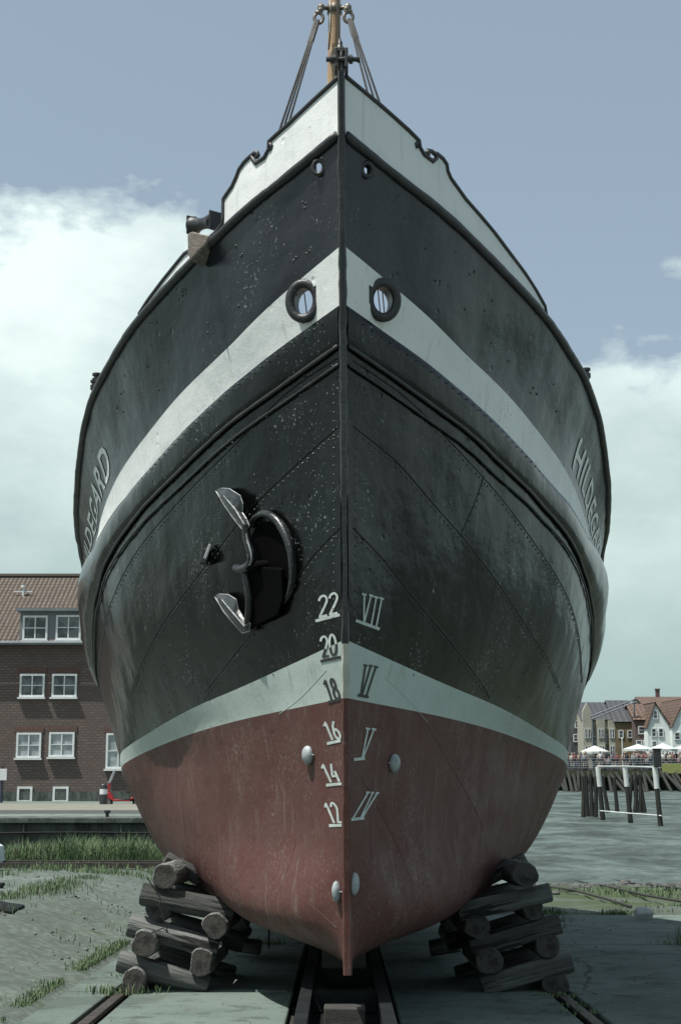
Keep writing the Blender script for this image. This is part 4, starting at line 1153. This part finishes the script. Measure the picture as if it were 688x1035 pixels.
M['lintel'] = brickmat('soldier_brick', (.14, .075, .06), (.11, .06, .05), (.05, .045, .04), .09, .3, .015)
def quad_uv(b_, name, mat_, parent, pts, uvs):
    me = bpy.data.meshes.new(name); nq = len(pts) // 4
    me.from_pydata([tuple(p) for p in pts], [], [tuple(range(4 * k, 4 * k + 4)) for k in range(nq)])
    uv = me.uv_layers.new(name='UVMap')
    for i, q in enumerate(uvs): uv.data[i].uv = q
    me.materials.append(mat_); o = bpy.data.objects.new(name, me); COL.objects.link(o); o.parent = parent
    s = o.modifiers.new('thick', 'SOLIDIFY'); s.thickness = .12; s.offset = -1
    return o
def window(parent, c, w, h, glass, frame=.09, nx=2, nz=2, sill=True, nrm=(0, -1, 0)):
    """frame with glazing bars (part) and its glazing, sill (sub-parts), in the facade plane"""
    n = Vector(nrm); t = Vector((-n.y, n.x, 0)); rot = Matrix((t, -n, Vector((0, 0, 1)))).transposed(); c = Vector(c)
    b = MB()
    def bx(dx, dz, sx, sz, d=.10, o=.0): b.box(c + t * dx + Vector((0, 0, dz)) + n * o, (sx, d, sz), rot)
    bx(-w / 2 + frame / 2, 0, frame, h); bx(w / 2 - frame / 2, 0, frame, h); bx(0, h / 2 - frame / 2, w - 2 * frame, frame); bx(0, -h / 2 + frame / 2, w - 2 * frame, frame)
    for k in range(1, nx): bx(-w / 2 + w * k / nx, 0, frame * .6, h - 2 * frame, .08)
    for k in range(1, nz): bx(0, -h / 2 + h * k / nz, w - 2 * frame, frame * .45, .07)
    f = b.build('window', M['wframe'], parent)
    b = MB(); b.box(c - n * .03, (w - .02, .02, h - .02), rot); b.build('glazing', glass, f)
    if sill:
        b = MB(); b.box(c + Vector((0, 0, -h / 2 - .05)) + n * .06, (w + .12, .22, .08), rot); b.build('sill', M['wframe'], f)
    return f
BY = 66.0; XL = -34.0; XR = -2.0; zb_ = -2.02; ze = pt(20, 648, BY).z; RY = 72.0; zr_ = pt(20, 583, RY).z
house = empty('brick_building', (0, BY, zb_)); tag(house, 'dark red brick building with brown tiled roof and white windows on the left quay', 'building')
HO = Vector((0, BY, zb_))
b = MB(); b.box(Vector(((XL + XR) / 2, BY + 6, (zb_ + ze) / 2)) - HO, (XR - XL, 12, ze - zb_)); b.build('wall', M['brick'], house)
b = MB(); b.box(Vector(((XL + XR) / 2, BY - .02, zb_ + .25)) - HO, (XR - XL, .08, .5)); b.build('plinth', M['wallcon'], house)
sl_ = math.hypot(RY - BY + .4, zr_ - ze)
P = [Vector(q) - HO for q in ((XL, BY - .4, ze - .1), (XR + .3, BY - .4, ze - .1), (XR + .3, RY, zr_), (XL, RY, zr_), (XR + .3, BY + 12.4, ze - .1), (XL, BY + 12.4, ze - .1), (XL, RY, zr_), (XR + .3, RY, zr_))]
U = [(XL, 0), (XR, 0), (XR, sl_), (XL, sl_), (XR, 0), (XL, 0), (XL, sl_), (XR, sl_)]
rf = quad_uv(None, 'roof', M['tile'], house, P, U)
b = MB(); b.tube([Vector((XL, RY, zr_ + .03)) - HO, Vector((XR + .3, RY, zr_ + .03)) - HO], .14, 8); b.build('ridge', M['tile'], rf)
b = MB(); b.tube([Vector((XL, BY - .5, ze - .12)) - HO, Vector((XR + .3, BY - .5, ze - .12)) - HO], .09, 8); b.build('gutter', M['zincclad'], house)
p = pt(24, 600, 70); b = MB(); b.lathe([(.05, -.5), (.05, .3), (.12, .3), (.12, .42)], p - HO, n=10); b.box(p - HO + Vector((0, 0, .1)), (.9, .06, .06)); b.build('roof_vent', M['wframe'], rf)
# dormer strip
dx0, dx1 = pt(21, 630, BY).x, pt(140, 630, BY).x; dz0, dz1 = pt(0, 648, BY).z, pt(0, 618, BY).z
dm = MB(); dm.box(Vector(((dx0 + dx1) / 2, BY + 1.9, (dz0 + dz1) / 2)) - HO, (dx1 - dx0, 4.0, dz1 - dz0)); dm.box(Vector(((dx0 + dx1) / 2, BY + 1.8, dz1 + .06)) - HO, (dx1 - dx0 + .3, 4.4, .14))
dmo = dm.build('dormer', M['zincclad'], house)
for x0, x1, ya, yb in ((23.5, 49.5, 622.5, 647.5), (57, 83, 622, 647), (92, 118, 622, 647)):
    p0, p1 = pt(x0, yb, BY), pt(x1, ya, BY); window(dmo, Vector(((p0.x + p1.x) / 2, BY - .13, (p0.z + p1.z) / 2)) - HO, p1.x - p0.x, p1.z - p0.z, M['glass'])
WIN = [((20, 681, 46, 704.5), M['glass']), ((52.5, 681, 78.5, 704.5), M['glass']), ((16.5, 740.5, 42.5, 766), M['curtain']), ((49.5, 740, 76, 765), M['curtain']), ((107, 741, 133, 777), M['curtain'])]
for (x0, ya, x1, yb), g in WIN:
    p0, p1 = pt(x0, yb, BY), pt(x1, ya, BY); c = Vector(((p0.x + p1.x) / 2, BY - .03, (p0.z + p1.z) / 2)) - HO
    window(house, c, p1.x - p0.x, p1.z - p0.z, g)
    b = MB(); b.box(c + Vector((0, .02, (p1.z - p0.z) / 2 + .15)), (p1.x - p0.x + .2, .06, .24)); b.build('lintel', M['lintel'], house)
for x0, x1 in ((17.5, 33.5), (53.5, 70)):
    p0, p1 = pt(x0, 811, BY), pt(x1, 795, BY); window(house, Vector(((p0.x + p1.x) / 2, BY - .03, (p0.z + p1.z) / 2)) - HO, p1.x - p0.x, p1.z - p0.z, M['glass'], .1, 1, 1, False)

# ---- things on the left quay
M['signwhite'] = pm('white_sign_face', (.6, .62, .62), (.55, .57, .57), 4, rough=.5, bstr=0)
M['bluepost'] = pm('dark_blue_post', (.02, .025, .05), (.03, .035, .06), 4, rough=.5, bstr=0)
s_ = empty('sign_post', pt(1.5, 813, 62)); tag(s_, 'blue post with small white sign board at the left edge', 'sign')
b = MB(); b.tube([(0, 0, 0), (0, 0, 1.6)], .06, 8); b.build('post', M['bluepost'], s_)
b = MB(); b.box((0, -.07, 1.25), (.42, .04, .48)); b.build('board', M['signwhite'], s_, bevel=.01)
s_ = empty('bollard', pt(104.5, 818, 57)); tag(s_, 'black bollard with a white band beside the red scooter', 'bollard')
b = MB(); b.lathe([(.15, 0), (.15, .92), (.12, .97), (.05, 1.0)], n=14); b.build('post', M['iron'], s_, smooth=True)
b = MB(); b.lathe([(.156, .58), (.156, .78)], n=14); b.build('band', M['signwhite'], s_)
M['scred'] = pm('red_scooter_paint', (.36, .03, .035), (.28, .025, .03), 3, rough=.35, bstr=0)
M['rubber'] = pm('black_rubber', (.015, .015, .015), (.025, .025, .025), 8, rough=.8, bstr=0)
M['chrome'] = pm('scooter_metal', (.4, .4, .4), (.3, .3, .3), 8, rough=.3, metal=.8, bstr=0)
sc_ = empty('mobility_scooter', pt(107, 817, 58)); tag(sc_, 'red scooter with windscreen parked in front of the brick building', 'scooter')
M['shield'] = new_mat('scooter_windscreen')[0]; sn = M['shield'].node_tree.nodes['Principled BSDF']; sn.inputs['Base Color'].default_value = (.7, .75, .78, 1); sn.inputs['Alpha'].default_value = .45; sn.inputs['Roughness'].default_value = .15
b = MB(); b.prism([(.0, -.2, .70), (.2, -.2, .62), (.34, -.2, .36), (.95, -.2, .30), (1.05, -.2, .45), (1.45, -.2, .5), (1.5, -.2, .4), (1.42, -.2, .32), (.36, -.2, .27), (.05, -.2, .42), (-.08, -.2, .5)], (0, .4, 0)); b.build('body', M['scred'], sc_, bevel=.03)
b = MB(); b.prism([(.0, -.17, .55), (.12, -.17, .6), (.2, -.17, .95), (.1, -.17, 1.0)], (0, .34, 0)); b.build('front_shield', M['scred'], sc_, bevel=.02)
for x in (.05, 1.3):
    wq = MB(); wq.tube([(x + .19 * math.cos(2 * PI * k / 20), 0, .23 + .19 * math.sin(2 * PI * k / 20)) for k in range(20)], .05, 8, closed=True); wo = wq.build('wheel', M['rubber'], sc_, smooth='all')
    b = MB(); b.lathe([(.15, -.03), (.15, .03)], (x, 0, .23), (0, 1, 0), 14); b.build('rim', M['chrome'], wo)
b = MB(); b.box((1.1, 0, .66), (.55, .32, .12)); b.box((1.35, 0, .9), (.1, .34, .45)); b.build('seat', M['rubber'], sc_, bevel=.03)
b = MB(); b.tube([(.1, -.32, 1.02), (.14, 0, 1.05), (.1, .32, 1.02)], .02, 8); b.tube([(.14, 0, 1.05), (.08, 0, .6)], .025, 8); b.build('handlebar', M['chrome'], sc_)
b = MB(); b.prism([(.1, -.22, 1.0), (.14, -.22, 1.0), (.34, -.22, 1.5), (.31, -.22, 1.5)], (0, .44, 0)); b.build('windscreen', M['shield'], sc_)
b = MB(); b.ball((.02, 0, .86), (.05, .08, .08), 10); b.build('headlight', M['signwhite'], sc_)

# ================================================================== FAR QUAY (right)
FY = 135.0; FZ = pt(620, 778.5, FY).z
fb = MB(); fb.add([(15, FY, FZ), (400, FY, FZ), (1500, 2500, FZ), (15, 2500, FZ), (15, FY, MUD - .3), (400, FY, MUD - .3)], [(0, 1, 2, 3), (0, 4, 5, 1), ])
M['quaydark'] = pm('weedy_dark_quay_face', (.006, .007, .006), (.022, .03, .017), 1.2, rough=.95)
tag(fb.build('far_quay', M['quaydark']), 'far quay of the harbour with the old timber piling', 'quay', kind='structure')
M['pile'] = pm('dark_wet_timber', (.007, .009, .0075), (.02, .023, .018), 3, rough=.8, bscale=10, stretch=(3, 3, .5))
M['weed'] = pm('weedy_timber', (.035, .045, .022), (.055, .065, .03), 2, rough=.9)
M['postwhite'] = pm('white_post_paint', (.62, .66, .64), (.45, .48, .46), 3, rough=.6, bstr=0)
b = MB(); b.box((60, FY - .25, FZ - .35), (90, .4, .55)); b.build  # fender beam
tag(b.build('fender_beam', M['weed']), 'long weedy timber beam along the top of the far quay', 'beam')
k = 0
for x in range(552, 700, 5):
    k += 1
    p0 = pt(x + R.uniform(-1, 1), 0, FY - .8); X = p0.x + 0
    X = (x - 344) / F * FY / 1.018
    ln = R.choice((-1, -1, 1)) * R.uniform(.1, .5)
    b = MB(); b.tube([(X + ln, FY - 2.6 - R.uniform(0, 4), MUD - .1), (X - ln * .4, FY - .6, FZ - R.uniform(.1, .5))], [.17, .14], 8)
    tag(b.build('quay_pile', M['pile']), 'leaning dark timber pile in the row along the far quay', 'pile', 'timber piles along the far quay')
# railing on the quay edge
rg = empty('quay_railing', (0, FY + .6, FZ)); tag(rg, 'long pale railing along the edge of the far quay in front of the crowd', 'railing')
b = MB()
for z in (.2, .4, .6, .8, 1.05): b.tube([(16, 0, z), (90, 0, z)], .04, 6)
b.build('rails', M['zincclad'], rg)
pb_ = None
for X in np.arange(17, 50, 1.4):
    b = MB(); b.tube([(X, 0, 0), (X, 0, 1.1)], .045, 6); b.build('railing_post', M['zincclad'], rg)

# jetty of white topped posts
JY = 70.0
def jx(x, Y): return (x - 344) / F * Y / 1.017
jet = empty('jetty', (jx(632, JY), JY, MUD)); tag(jet, 'small jetty of three white-topped mooring posts joined by rails over the mud', 'jetty'); JO = Vector((jx(632, JY), JY, MUD))
for xt, xb, yt, ym, yb, Y in ((603.5, 609, 775, 795, 828, 69.5), (631, 637, 775, 795, 831, 68), (661, 667.5, 774, 797, 838, 65)):
    t_, m_, o_ = pt(xt, yt, Y) - JO, pt(xt + (xb - xt) * (ym - yt) / (yb - yt), ym, Y) - JO, pt(xb, yb + 1, Y) - JO
    b = MB(); b.tube([m_, o_], [.105, .12], 10); po = b.build('post', M['pile'], jet, smooth=True)
    b = MB(); b.tube([t_, m_], [.118, .118], 10); b.build('post_sleeve', M['postwhite'], po, smooth=True)
b = MB(); b.tube([pt(603, 774.5, 69.3) - JO, pt(632, 774.5, 67.8) - JO, pt(662, 775.5, 64.8) - JO], .03, 6); b.build('top_rail', M['postwhite'], jet)
b = MB(); b.tube([pt(606, 819.5, 69.2) - JO, pt(635, 822, 67.7) - JO, pt(668, 824.5, 64.7) - JO], .03, 6); b.build('low_rail', M['postwhite'], jet)
b = MB(); b.box(pt(663.3, 766, 64.9) - JO, (.33, .3, .82)); b.box(pt(663.3, 757, 64.9) - JO, (.39, .36, .05)); b.build('signal_box', M['iron'], jet, bevel=.02)
for (cx, yb, Y, lb, lst) in ((592, 825, 73, 'leaning group of dark mooring piles left of the white posts', ((-2, 0, 784, 812), (0, 1, 786, 818), (4, 6, 783, 822), (9, 9.5, 785, 826), (12, 16, 790, 822), (-4, -3, 786, 826))), (642, 820, 78, 'leaning group of dark mooring piles between the white posts', ((-4, -7, 783, 818), (0, -1, 785, 816), (3, 9, 783, 820), (-1, 2, 788, 820), (5, 4, 787, 812))), (606, 818, 78, 'two dark mooring piles behind the first white post', ((2, 8, 784, 815), (14, 17, 786, 810)))):
    g = empty('mooring_dolphin', (jx(cx, Y), Y, MUD)); tag(g, lb, 'mooring piles')
    for dx, bx_, yt, yb2 in lst:
        t_ = pt(cx + dx, yt, Y) - g.location; o_ = pt(cx + bx_, yb2, Y) - g.location; o_.z = min(o_.z, .1)
        b = MB(); b.tube([t_, t_.lerp(o_, .5) + Vector((R.uniform(-.06, .06), 0, 0)), o_], [.085, .10, .12], 8); b.build('pile', M['pile'], g, smooth=True)

# ---- houses across the harbour
HY = 170.0
M['creamw'] = pm('cream_render', (.33, .33, .27), (.28, .28, .23), 1, rough=.85, bstr=0)
M['ochre'] = pm('ochre_render', (.16, .13, .07), (.13, .108, .06), 1, rough=.85, bstr=0)
M['whiter'] = pm('white_render', (.66, .72, .70), (.58, .64, .62), 1, rough=.8, bstr=0)
M['brick2'] = brickmat('red_brick_far', (.125, .08, .07), (.10, .07, .06), (.08, .07, .065), .5, .25, .03)
M['darkclad'] = pm('dark_cladding', (.06, .065, .07), (.045, .05, .055), 1, rough=.6, bstr=0)
def hx(x, Y=HY): return (x - 344) / F * Y / 1.0155
def hz(y, Y=HY): return pt(640, y, Y).z
def prism_house(name, label, xl, xr, yeave, ypeak, wallm, roofm, Y, depth=9, ridge='front', wins=(), peakx=None, chimney=None):
    """ridge='front': gable faces the water; 'side': eaves face the water"""
    X0, X1 = hx(xl, Y), hx(xr, Y); e, pk = hz(yeave, Y) - FZ, hz(ypeak, Y) - FZ
    h_ = empty(name, ((X0 + X1) / 2, Y, FZ)); tag(h_, label, 'house', 'houses across the harbour'); w = (X1 - X0) / 2
    b = MB()
    if ridge == 'front':
        px_ = 0 if peakx is None else hx(peakx, Y) - (X0 + X1) / 2
        b.prism([(-w, 0, 0), (w, 0, 0), (w, 0, e), (px_, 0, pk), (-w, 0, e)], (0, depth, 0)); b.build('wall', wallm, h_)
        L1 = math.hypot(w + px_, pk - e); L2 = math.hypot(w - px_, pk - e); o = .15
        d0 = -.2
        P = [Vector(q) for q in ((-w - o, depth, e - .1), (-w - o, d0, e - .1), (px_, d0, pk + .1), (px_, depth, pk + .1), (w + o, d0, e - .1), (w + o, depth, e - .1), (px_, depth, pk + .1), (px_, d0, pk + .1))]
        U_ = [(0, 0), (depth, 0), (depth, L1), (0, L1), (0, 0), (depth, 0), (depth, L2), (0, L2)]
    else:
        b.prism([(-w, 0, 0), (-w, depth, 0), (-w, depth, e), (-w, depth / 2, pk), (-w, 0, e)], (2 * w, 0, 0)); b.build('wall', wallm, h_)
        L1 = math.hypot(depth / 2, pk - e); o = .2
        P = [Vector(q) for q in ((-w - o, -o, e - .05), (w + o, -o, e - .05), (w + o, depth / 2, pk + .1), (-w - o, depth / 2, pk + .1), (w + o, depth + o, e - .05), (-w - o, depth + o, e - .05), (-w - o, depth / 2, pk + .1), (w + o, depth / 2, pk + .1))]
        U_ = [(0, 0), (2 * w, 0), (2 * w, L1), (0, L1), (0, 0), (2 * w, 0), (2 * w, L1), (0, L1)]
    r_ = quad_uv(None, 'roof', roofm, h_, P, U_)
    if chimney:
        cx, cy = chimney; b = MB(); b.box((hx(cx, Y) - (X0 + X1) / 2, depth * .5, hz(cy, Y) - FZ - .6), (.5, .5, 2.0)); b.box((hx(cx, Y) - (X0 + X1) / 2, depth * .5, hz(cy, Y) - FZ + .45), (.65, .65, .15)); b.build('chimney', M['brick2'], r_)
    for x, ya, yb, ww in wins:
        c = Vector((hx(x, Y) - (X0 + X1) / 2, -.06, (hz(ya, Y) + hz(yb, Y)) / 2 - FZ)); window(h_, c, ww, hz(ya, Y) - hz(yb, Y), M['glass'], .1, 1, 2, False)
    return h_
prism_house('town_house', 'dark narrow house half hidden behind the ship at the right', 577, 589.5, 722, 714, M['darkclad'], M['slate'], 176, 9, 'side', [(584, 728, 736, .6), (587, 742, 750, .6), (582, 742, 750, .6)])
a = prism_house('town_house', 'cream house with grey roof across the harbour', 589.5, 623, 727, 709, M['creamw'], M['slate'], 172, 10, 'side', [(596, 730, 739, .5), (593, 744, 755, .45), (597, 744, 755, .45), (601, 744, 755, .45), (607, 742, 752, .5), (611, 742, 752, .5), (615, 742, 752, .5), (608, 729, 736, .5)])
b = MB()
for xa, xb_, yt in ((590, 598.5, 719), (604, 612, 727), (616, 622, 728)):
    X0, X1 = hx(xa, 171.2) - a.location.x, hx(xb_, 171.2) - a.location.x; b = MB(); top = hz(yt, 171.2) - FZ
    b.prism([(X0, -.8, 0), (X1, -.8, 0), (X1, -.8, top), ((X0 + X1) / 2, -.8, top + (1.0 if xa == 590 else .05)), (X0, -.8, top)], (0, .75, 0)); bo = b.build('bay', M['creamw'], a)
    for q in range(2):
        for zc in (2.0, 4.0):
            window(bo, (X0 + (X1 - X0) * (.3 + .4 * q), -.86, zc), .28, 1.1, M['glass'], .05, 1, 2, False)
prism_house('town_house', 'ochre house with tall dark gable across the harbour', 622.5, 643.5, 729, 707, M['ochre'], M['slate'], 171, 10, 'side', [(628, 738, 746, .6), (637, 738, 746, .6)])
b = MB(); 
for yo in (0, 3): b.tube([(hx(598, 169), 169, hz(724 + yo, 169)), (hx(645, 169), 169, hz(706 + yo, 169))], .09, 6)
for t in np.linspace(0, 1, 8): b.tube([(hx(598 + 47 * t, 169), 169, hz(724 - 18 * t, 169)), (hx(598 + 47 * t, 169), 169, hz(727 - 18 * t, 169))], .05, 5)
b.tube([(hx(600, 169), 169.4, hz(726, 169)), (hx(600, 169), 169.6, FZ)], .1, 6); b.tube([(hx(643, 169), 169.4, hz(708, 169)), (hx(643, 169), 169.6, FZ)], .1, 6)
tag(b.build('boarding_gangway', M['zincclad']), 'slanting pale steel gangway truss in front of the dark gable', 'gangway')
prism_house('brick_house', 'red brick house with small tiled roof beside the white gable', 642.5, 657, 727, 711, M['brick2'], M['tileor'], 169, 8, 'side', [(649.5, 734, 742, .9), (646, 748, 756, .7), (653, 748, 756, .7)])
prism_house('gabled_house', 'pointed white gabled house with orange tiled roof behind the signal box', 655, 679, 735, 710, M['whiter'], M['tileor'], 167, 12, 'front', [(663.6, 718, 727, .55), (661.3, 736, 745, .6), (668.5, 736, 745, .6), (661.5, 749, 755, .6)], peakx=663.5)
prism_house('gabled_house', 'white gabled house cut by the right edge of the picture', 680, 712, 734, 706, M['whiter'], M['tileor'], 166, 12, 'front', [(685, 740, 748, .7), (692, 722, 731, .7), (697, 740, 748, .7)], peakx=694)
prism_house('town_house', 'large house behind with grey ridge and brick chimney', 655, 705, 715, 703, M['brick2'], M['tileor'], 186, 12, 'side', [], chimney=(677, 698))
prism_house('town_house', 'tall brick house outside the harbour view beyond the right edge', 712, 745, 728, 708, M['brick2'], M['slate'], 168, 10, 'side', [(720, 738, 746, .7), (732, 738, 746, .7)])
# parasols
M['canvas'] = pm('white_canvas', (.5, .56, .53), (.45, .5, .48), 2, rough=.8, bstr=0)
def parasol(xl, xr, yt, ye, Y, label):
    X0, X1 = hx(xl, Y), hx(xr, Y); w = (X1 - X0) / 2; e = hz(ye, Y) - FZ; t_ = hz(yt, Y) - FZ
    p = empty('parasol', ((X0 + X1) / 2, Y, FZ)); tag(p, label, 'parasol', 'white parasols on the far quay')
    b = MB(); n = 8; d = min(w, 2.2)
    vs = [(0, 0, t_)] + [(w * math.cos(2 * PI * k / n + PI / 8) * 1.06, d * math.sin(2 * PI * k / n + PI / 8), e) for k in range(n)] + [(w * math.cos(2 * PI * k / n + PI / 8) * 1.06, d * math.sin(2 * PI * k / n + PI / 8), e - .22) for k in range(n)]
    b.add(vs, [(0, 1 + k, 1 + (k + 1) % n) for k in range(n)] + [(1 + k, 9 + k, 9 + (k + 1) % n, 1 + (k + 1) % n) for k in range(n)]); b.build('canopy', M['canvas'], p)
    b = MB(); b.tube([(0, 0, 0), (0, 0, t_)], .05, 8); b.build('pole', M['postwhite'], p)
parasol(587, 615, 753.5, 759.5, 145, 'white parasol nearest the ship on the far quay')
parasol(630, 660, 752, 757, 146, 'wide white parasol left of the signal box on the far quay')
parasol(656, 684, 751, 757, 143, 'wide white parasol behind the signal box on the far quay')
parasol(680, 712, 750.5, 757, 146, 'white parasol at the right edge on the far quay')
b = MB(); b.tube([(hx(629, 140), 140, FZ), (hx(629, 140), 140, hz(747, 140))], .06, 8); b.ball((hx(629, 140), 140, hz(747, 140)), .1, 8); tag(b.build('flagpole', M['postwhite']), 'bare white pole between two parasols on the far quay', 'pole')
b = MB(); b.box((hx(680, 134.3), 134.3, hz(777, 134.3)), (2.0, .1, .85)); M['banner'] = pm('yellow_green_banner', (.26, .28, .09), (.2, .24, .08), 3, rough=.7, bstr=0); b.box((hx(680, 134.3), 134.36, hz(777, 134.3)), (2.1, .04, .95)); tag(b.build('banner', M['banner']), 'yellow-green banner hung on the quay railing at the right edge', 'banner')
# crowd
cm = [pm('crowd_%s' % n_, c, tuple(q * .8 for q in c), 3, rough=.8, bstr=0) for n_, c in (('blue', (.05, .065, .10)), ('white', (.4, .42, .42)), ('red', (.15, .05, .05)), ('black', (.025, .025, .03)), ('grey', (.18, .19, .2)), ('beige', (.3, .26, .2)), ('pink', (.25, .17, .16)), ('skin', (.24, .17, .13)))]
cb = MB()
for _ in range(190):
    X = R.uniform(21, 52); Y = R.uniform(136.5, 150); s = R.uniform(.92, 1.08); a = R.randint(0, 6); l = R.choice((0, 3, 4, 5)); sit = R.random() < .3
    z0 = FZ - (.4 if sit else 0); w = R.uniform(-.08, .08)
    for sg in (1, -1): cb.tube([(X + sg * .1, Y + sg * w, z0 + .0), (X + sg * .09, Y, z0 + .85 * s)], [.06, .09], 6, l)
    cb.tube([(X, Y, z0 + .8 * s), (X, Y, z0 + 1.1 * s), (X, Y, z0 + 1.38 * s), (X, Y, z0 + 1.47 * s)], [.15, .16, .2, .07], 8, a)
    for sg in (1, -1): cb.tube([(X + sg * .2, Y, z0 + 1.38 * s), (X + sg * .26, Y - .05, z0 + 1.08 * s), (X + sg * .2, Y - .18, z0 + .88 * s)], [.055, .045, .035], 6, R.choice((a, 7)))
    cb.ball((X, Y, z0 + 1.6 * s), (.095, .11, .13), 8, 7); cb.ball((X, Y + .02, z0 + 1.65 * s), (.1, .11, .1), 8, R.choice((3, 5, 3)))
tag(cb.build('crowd', cm, smooth='all'), 'crowd of small visitors on the far quay below the parasols', 'crowd', kind='stuff')
tb = MB()
for _ in range(40):
    X = R.uniform(22, 50); Y = R.uniform(140, 150); tb.lathe([(.05, 0), (.05, .7), (.5, .72), (.5, .75)], (X, Y, FZ), n=8)

# ================================================================== LIGHT AND SKY
SX, SY = .40, .22                                   # shadow displacement per metre of height
sd = Vector((-SX, -SY, 1)).normalized()
el = math.asin(sd.z); az = math.atan2(sd.x, sd.y)
sun_d = bpy.data.lights.new('sun', 'SUN'); sun = bpy.data.objects.new('sun', sun_d); COL.objects.link(sun)
sun_d.energy = 4.5; sun_d.angle = math.radians(.53); sun_d.color = (1, .965, .90)
sun.rotation_mode = 'QUATERNION'; sun.rotation_quaternion = Vector((0, 0, 1)).rotation_difference(sd)
w = bpy.data.worlds.new('World'); scene.world = w; w.use_nodes = True; nt = w.node_tree
bg = nt.nodes['Background']; bg.inputs['Strength'].default_value = .1
sky = nd(nt, 'ShaderNodeTexSky'); sky.sky_type = 'NISHITA'; sky.sun_disc = False; sky.sun_elevation = el; sky.sun_rotation = az; sky.air_density = 1.1; sky.dust_density = 2.0; sky.ozone_density = 1.0
tc = nd(nt, 'ShaderNodeTexCoord'); sp = nd(nt, 'ShaderNodeSeparateXYZ'); nt.links.new(tc.outputs['Generated'], sp.inputs[0])
def math_n(op, a, b_=None, c=None):
    n = nd(nt, 'ShaderNodeMath', operation=op)
    for i, q in enumerate((a, b_, c)):
        if q is None: continue
        if isinstance(q, (int, float)): n.inputs[i].default_value = q
        else: nt.links.new(q, n.inputs[i])
    return n.outputs[0]
zc = math_n('MAXIMUM', sp.outputs[2], 0.0)
mp = nd(nt, 'ShaderNodeMapping'); nt.links.new(tc.outputs['Generated'], mp.inputs['Vector']); mp.inputs['Scale'].default_value = (1, 1, 1.9); mp.inputs['Location'].default_value = (5.3, 2.1, .6)
n1 = noise_n(nt, mp.outputs[0], 4.2, 9, .58)
n2 = noise_n(nt, mp.outputs[0], 1.7, 4, .5)
base = math_n('MULTIPLY_ADD', sp.outputs[0], -.45, math_n('MULTIPLY_ADD', zc, -4.6, 1.53))                 # cloudier towards the horizon
dens = math_n('ADD', math_n('MULTIPLY', n1, 1.6), math_n('MULTIPLY', n2, .7))
dens = math_n('ADD', dens, base)
cl = ramp(nt, math_n('MULTIPLY', dens, .6), .725, .80)
shade = noise_n(nt, mp.outputs[0], 3.0, 6, .6)
ccol = ramp(nt, shade, .40, .60, (4.3, 5.2, 5.3), (6.6, 7.6, 7.4))
lowf = ramp(nt, zc, .03, .30, (1, 1, 1), (0, 0, 0))
ccol2 = mixc(nt, math_n('MULTIPLY', lowf, .85), ccol, mixc(nt, shade, (1.9, 2.85, 2.8), (3.1, 4.25, 4.05)))
skyc = mixc(nt, 1.0, sky.outputs[0], (.80, .86, .82), 'MULTIPLY')
skyc = mixc(nt, .42, skyc, (3.65, 4.25, 4.62))
final = mixc(nt, cl, skyc, ccol2)
nt.links.new(final, bg.inputs['Color'])
scene.view_settings.view_transform = 'Standard'; scene.view_settings.look = 'None'; scene.view_settings.exposure = 0.5; scene.view_settings.gamma = 1
scene.view_settings.use_curve_mapping = False
scene.cycles.max_bounces = 6; scene.cycles.use_denoising = True
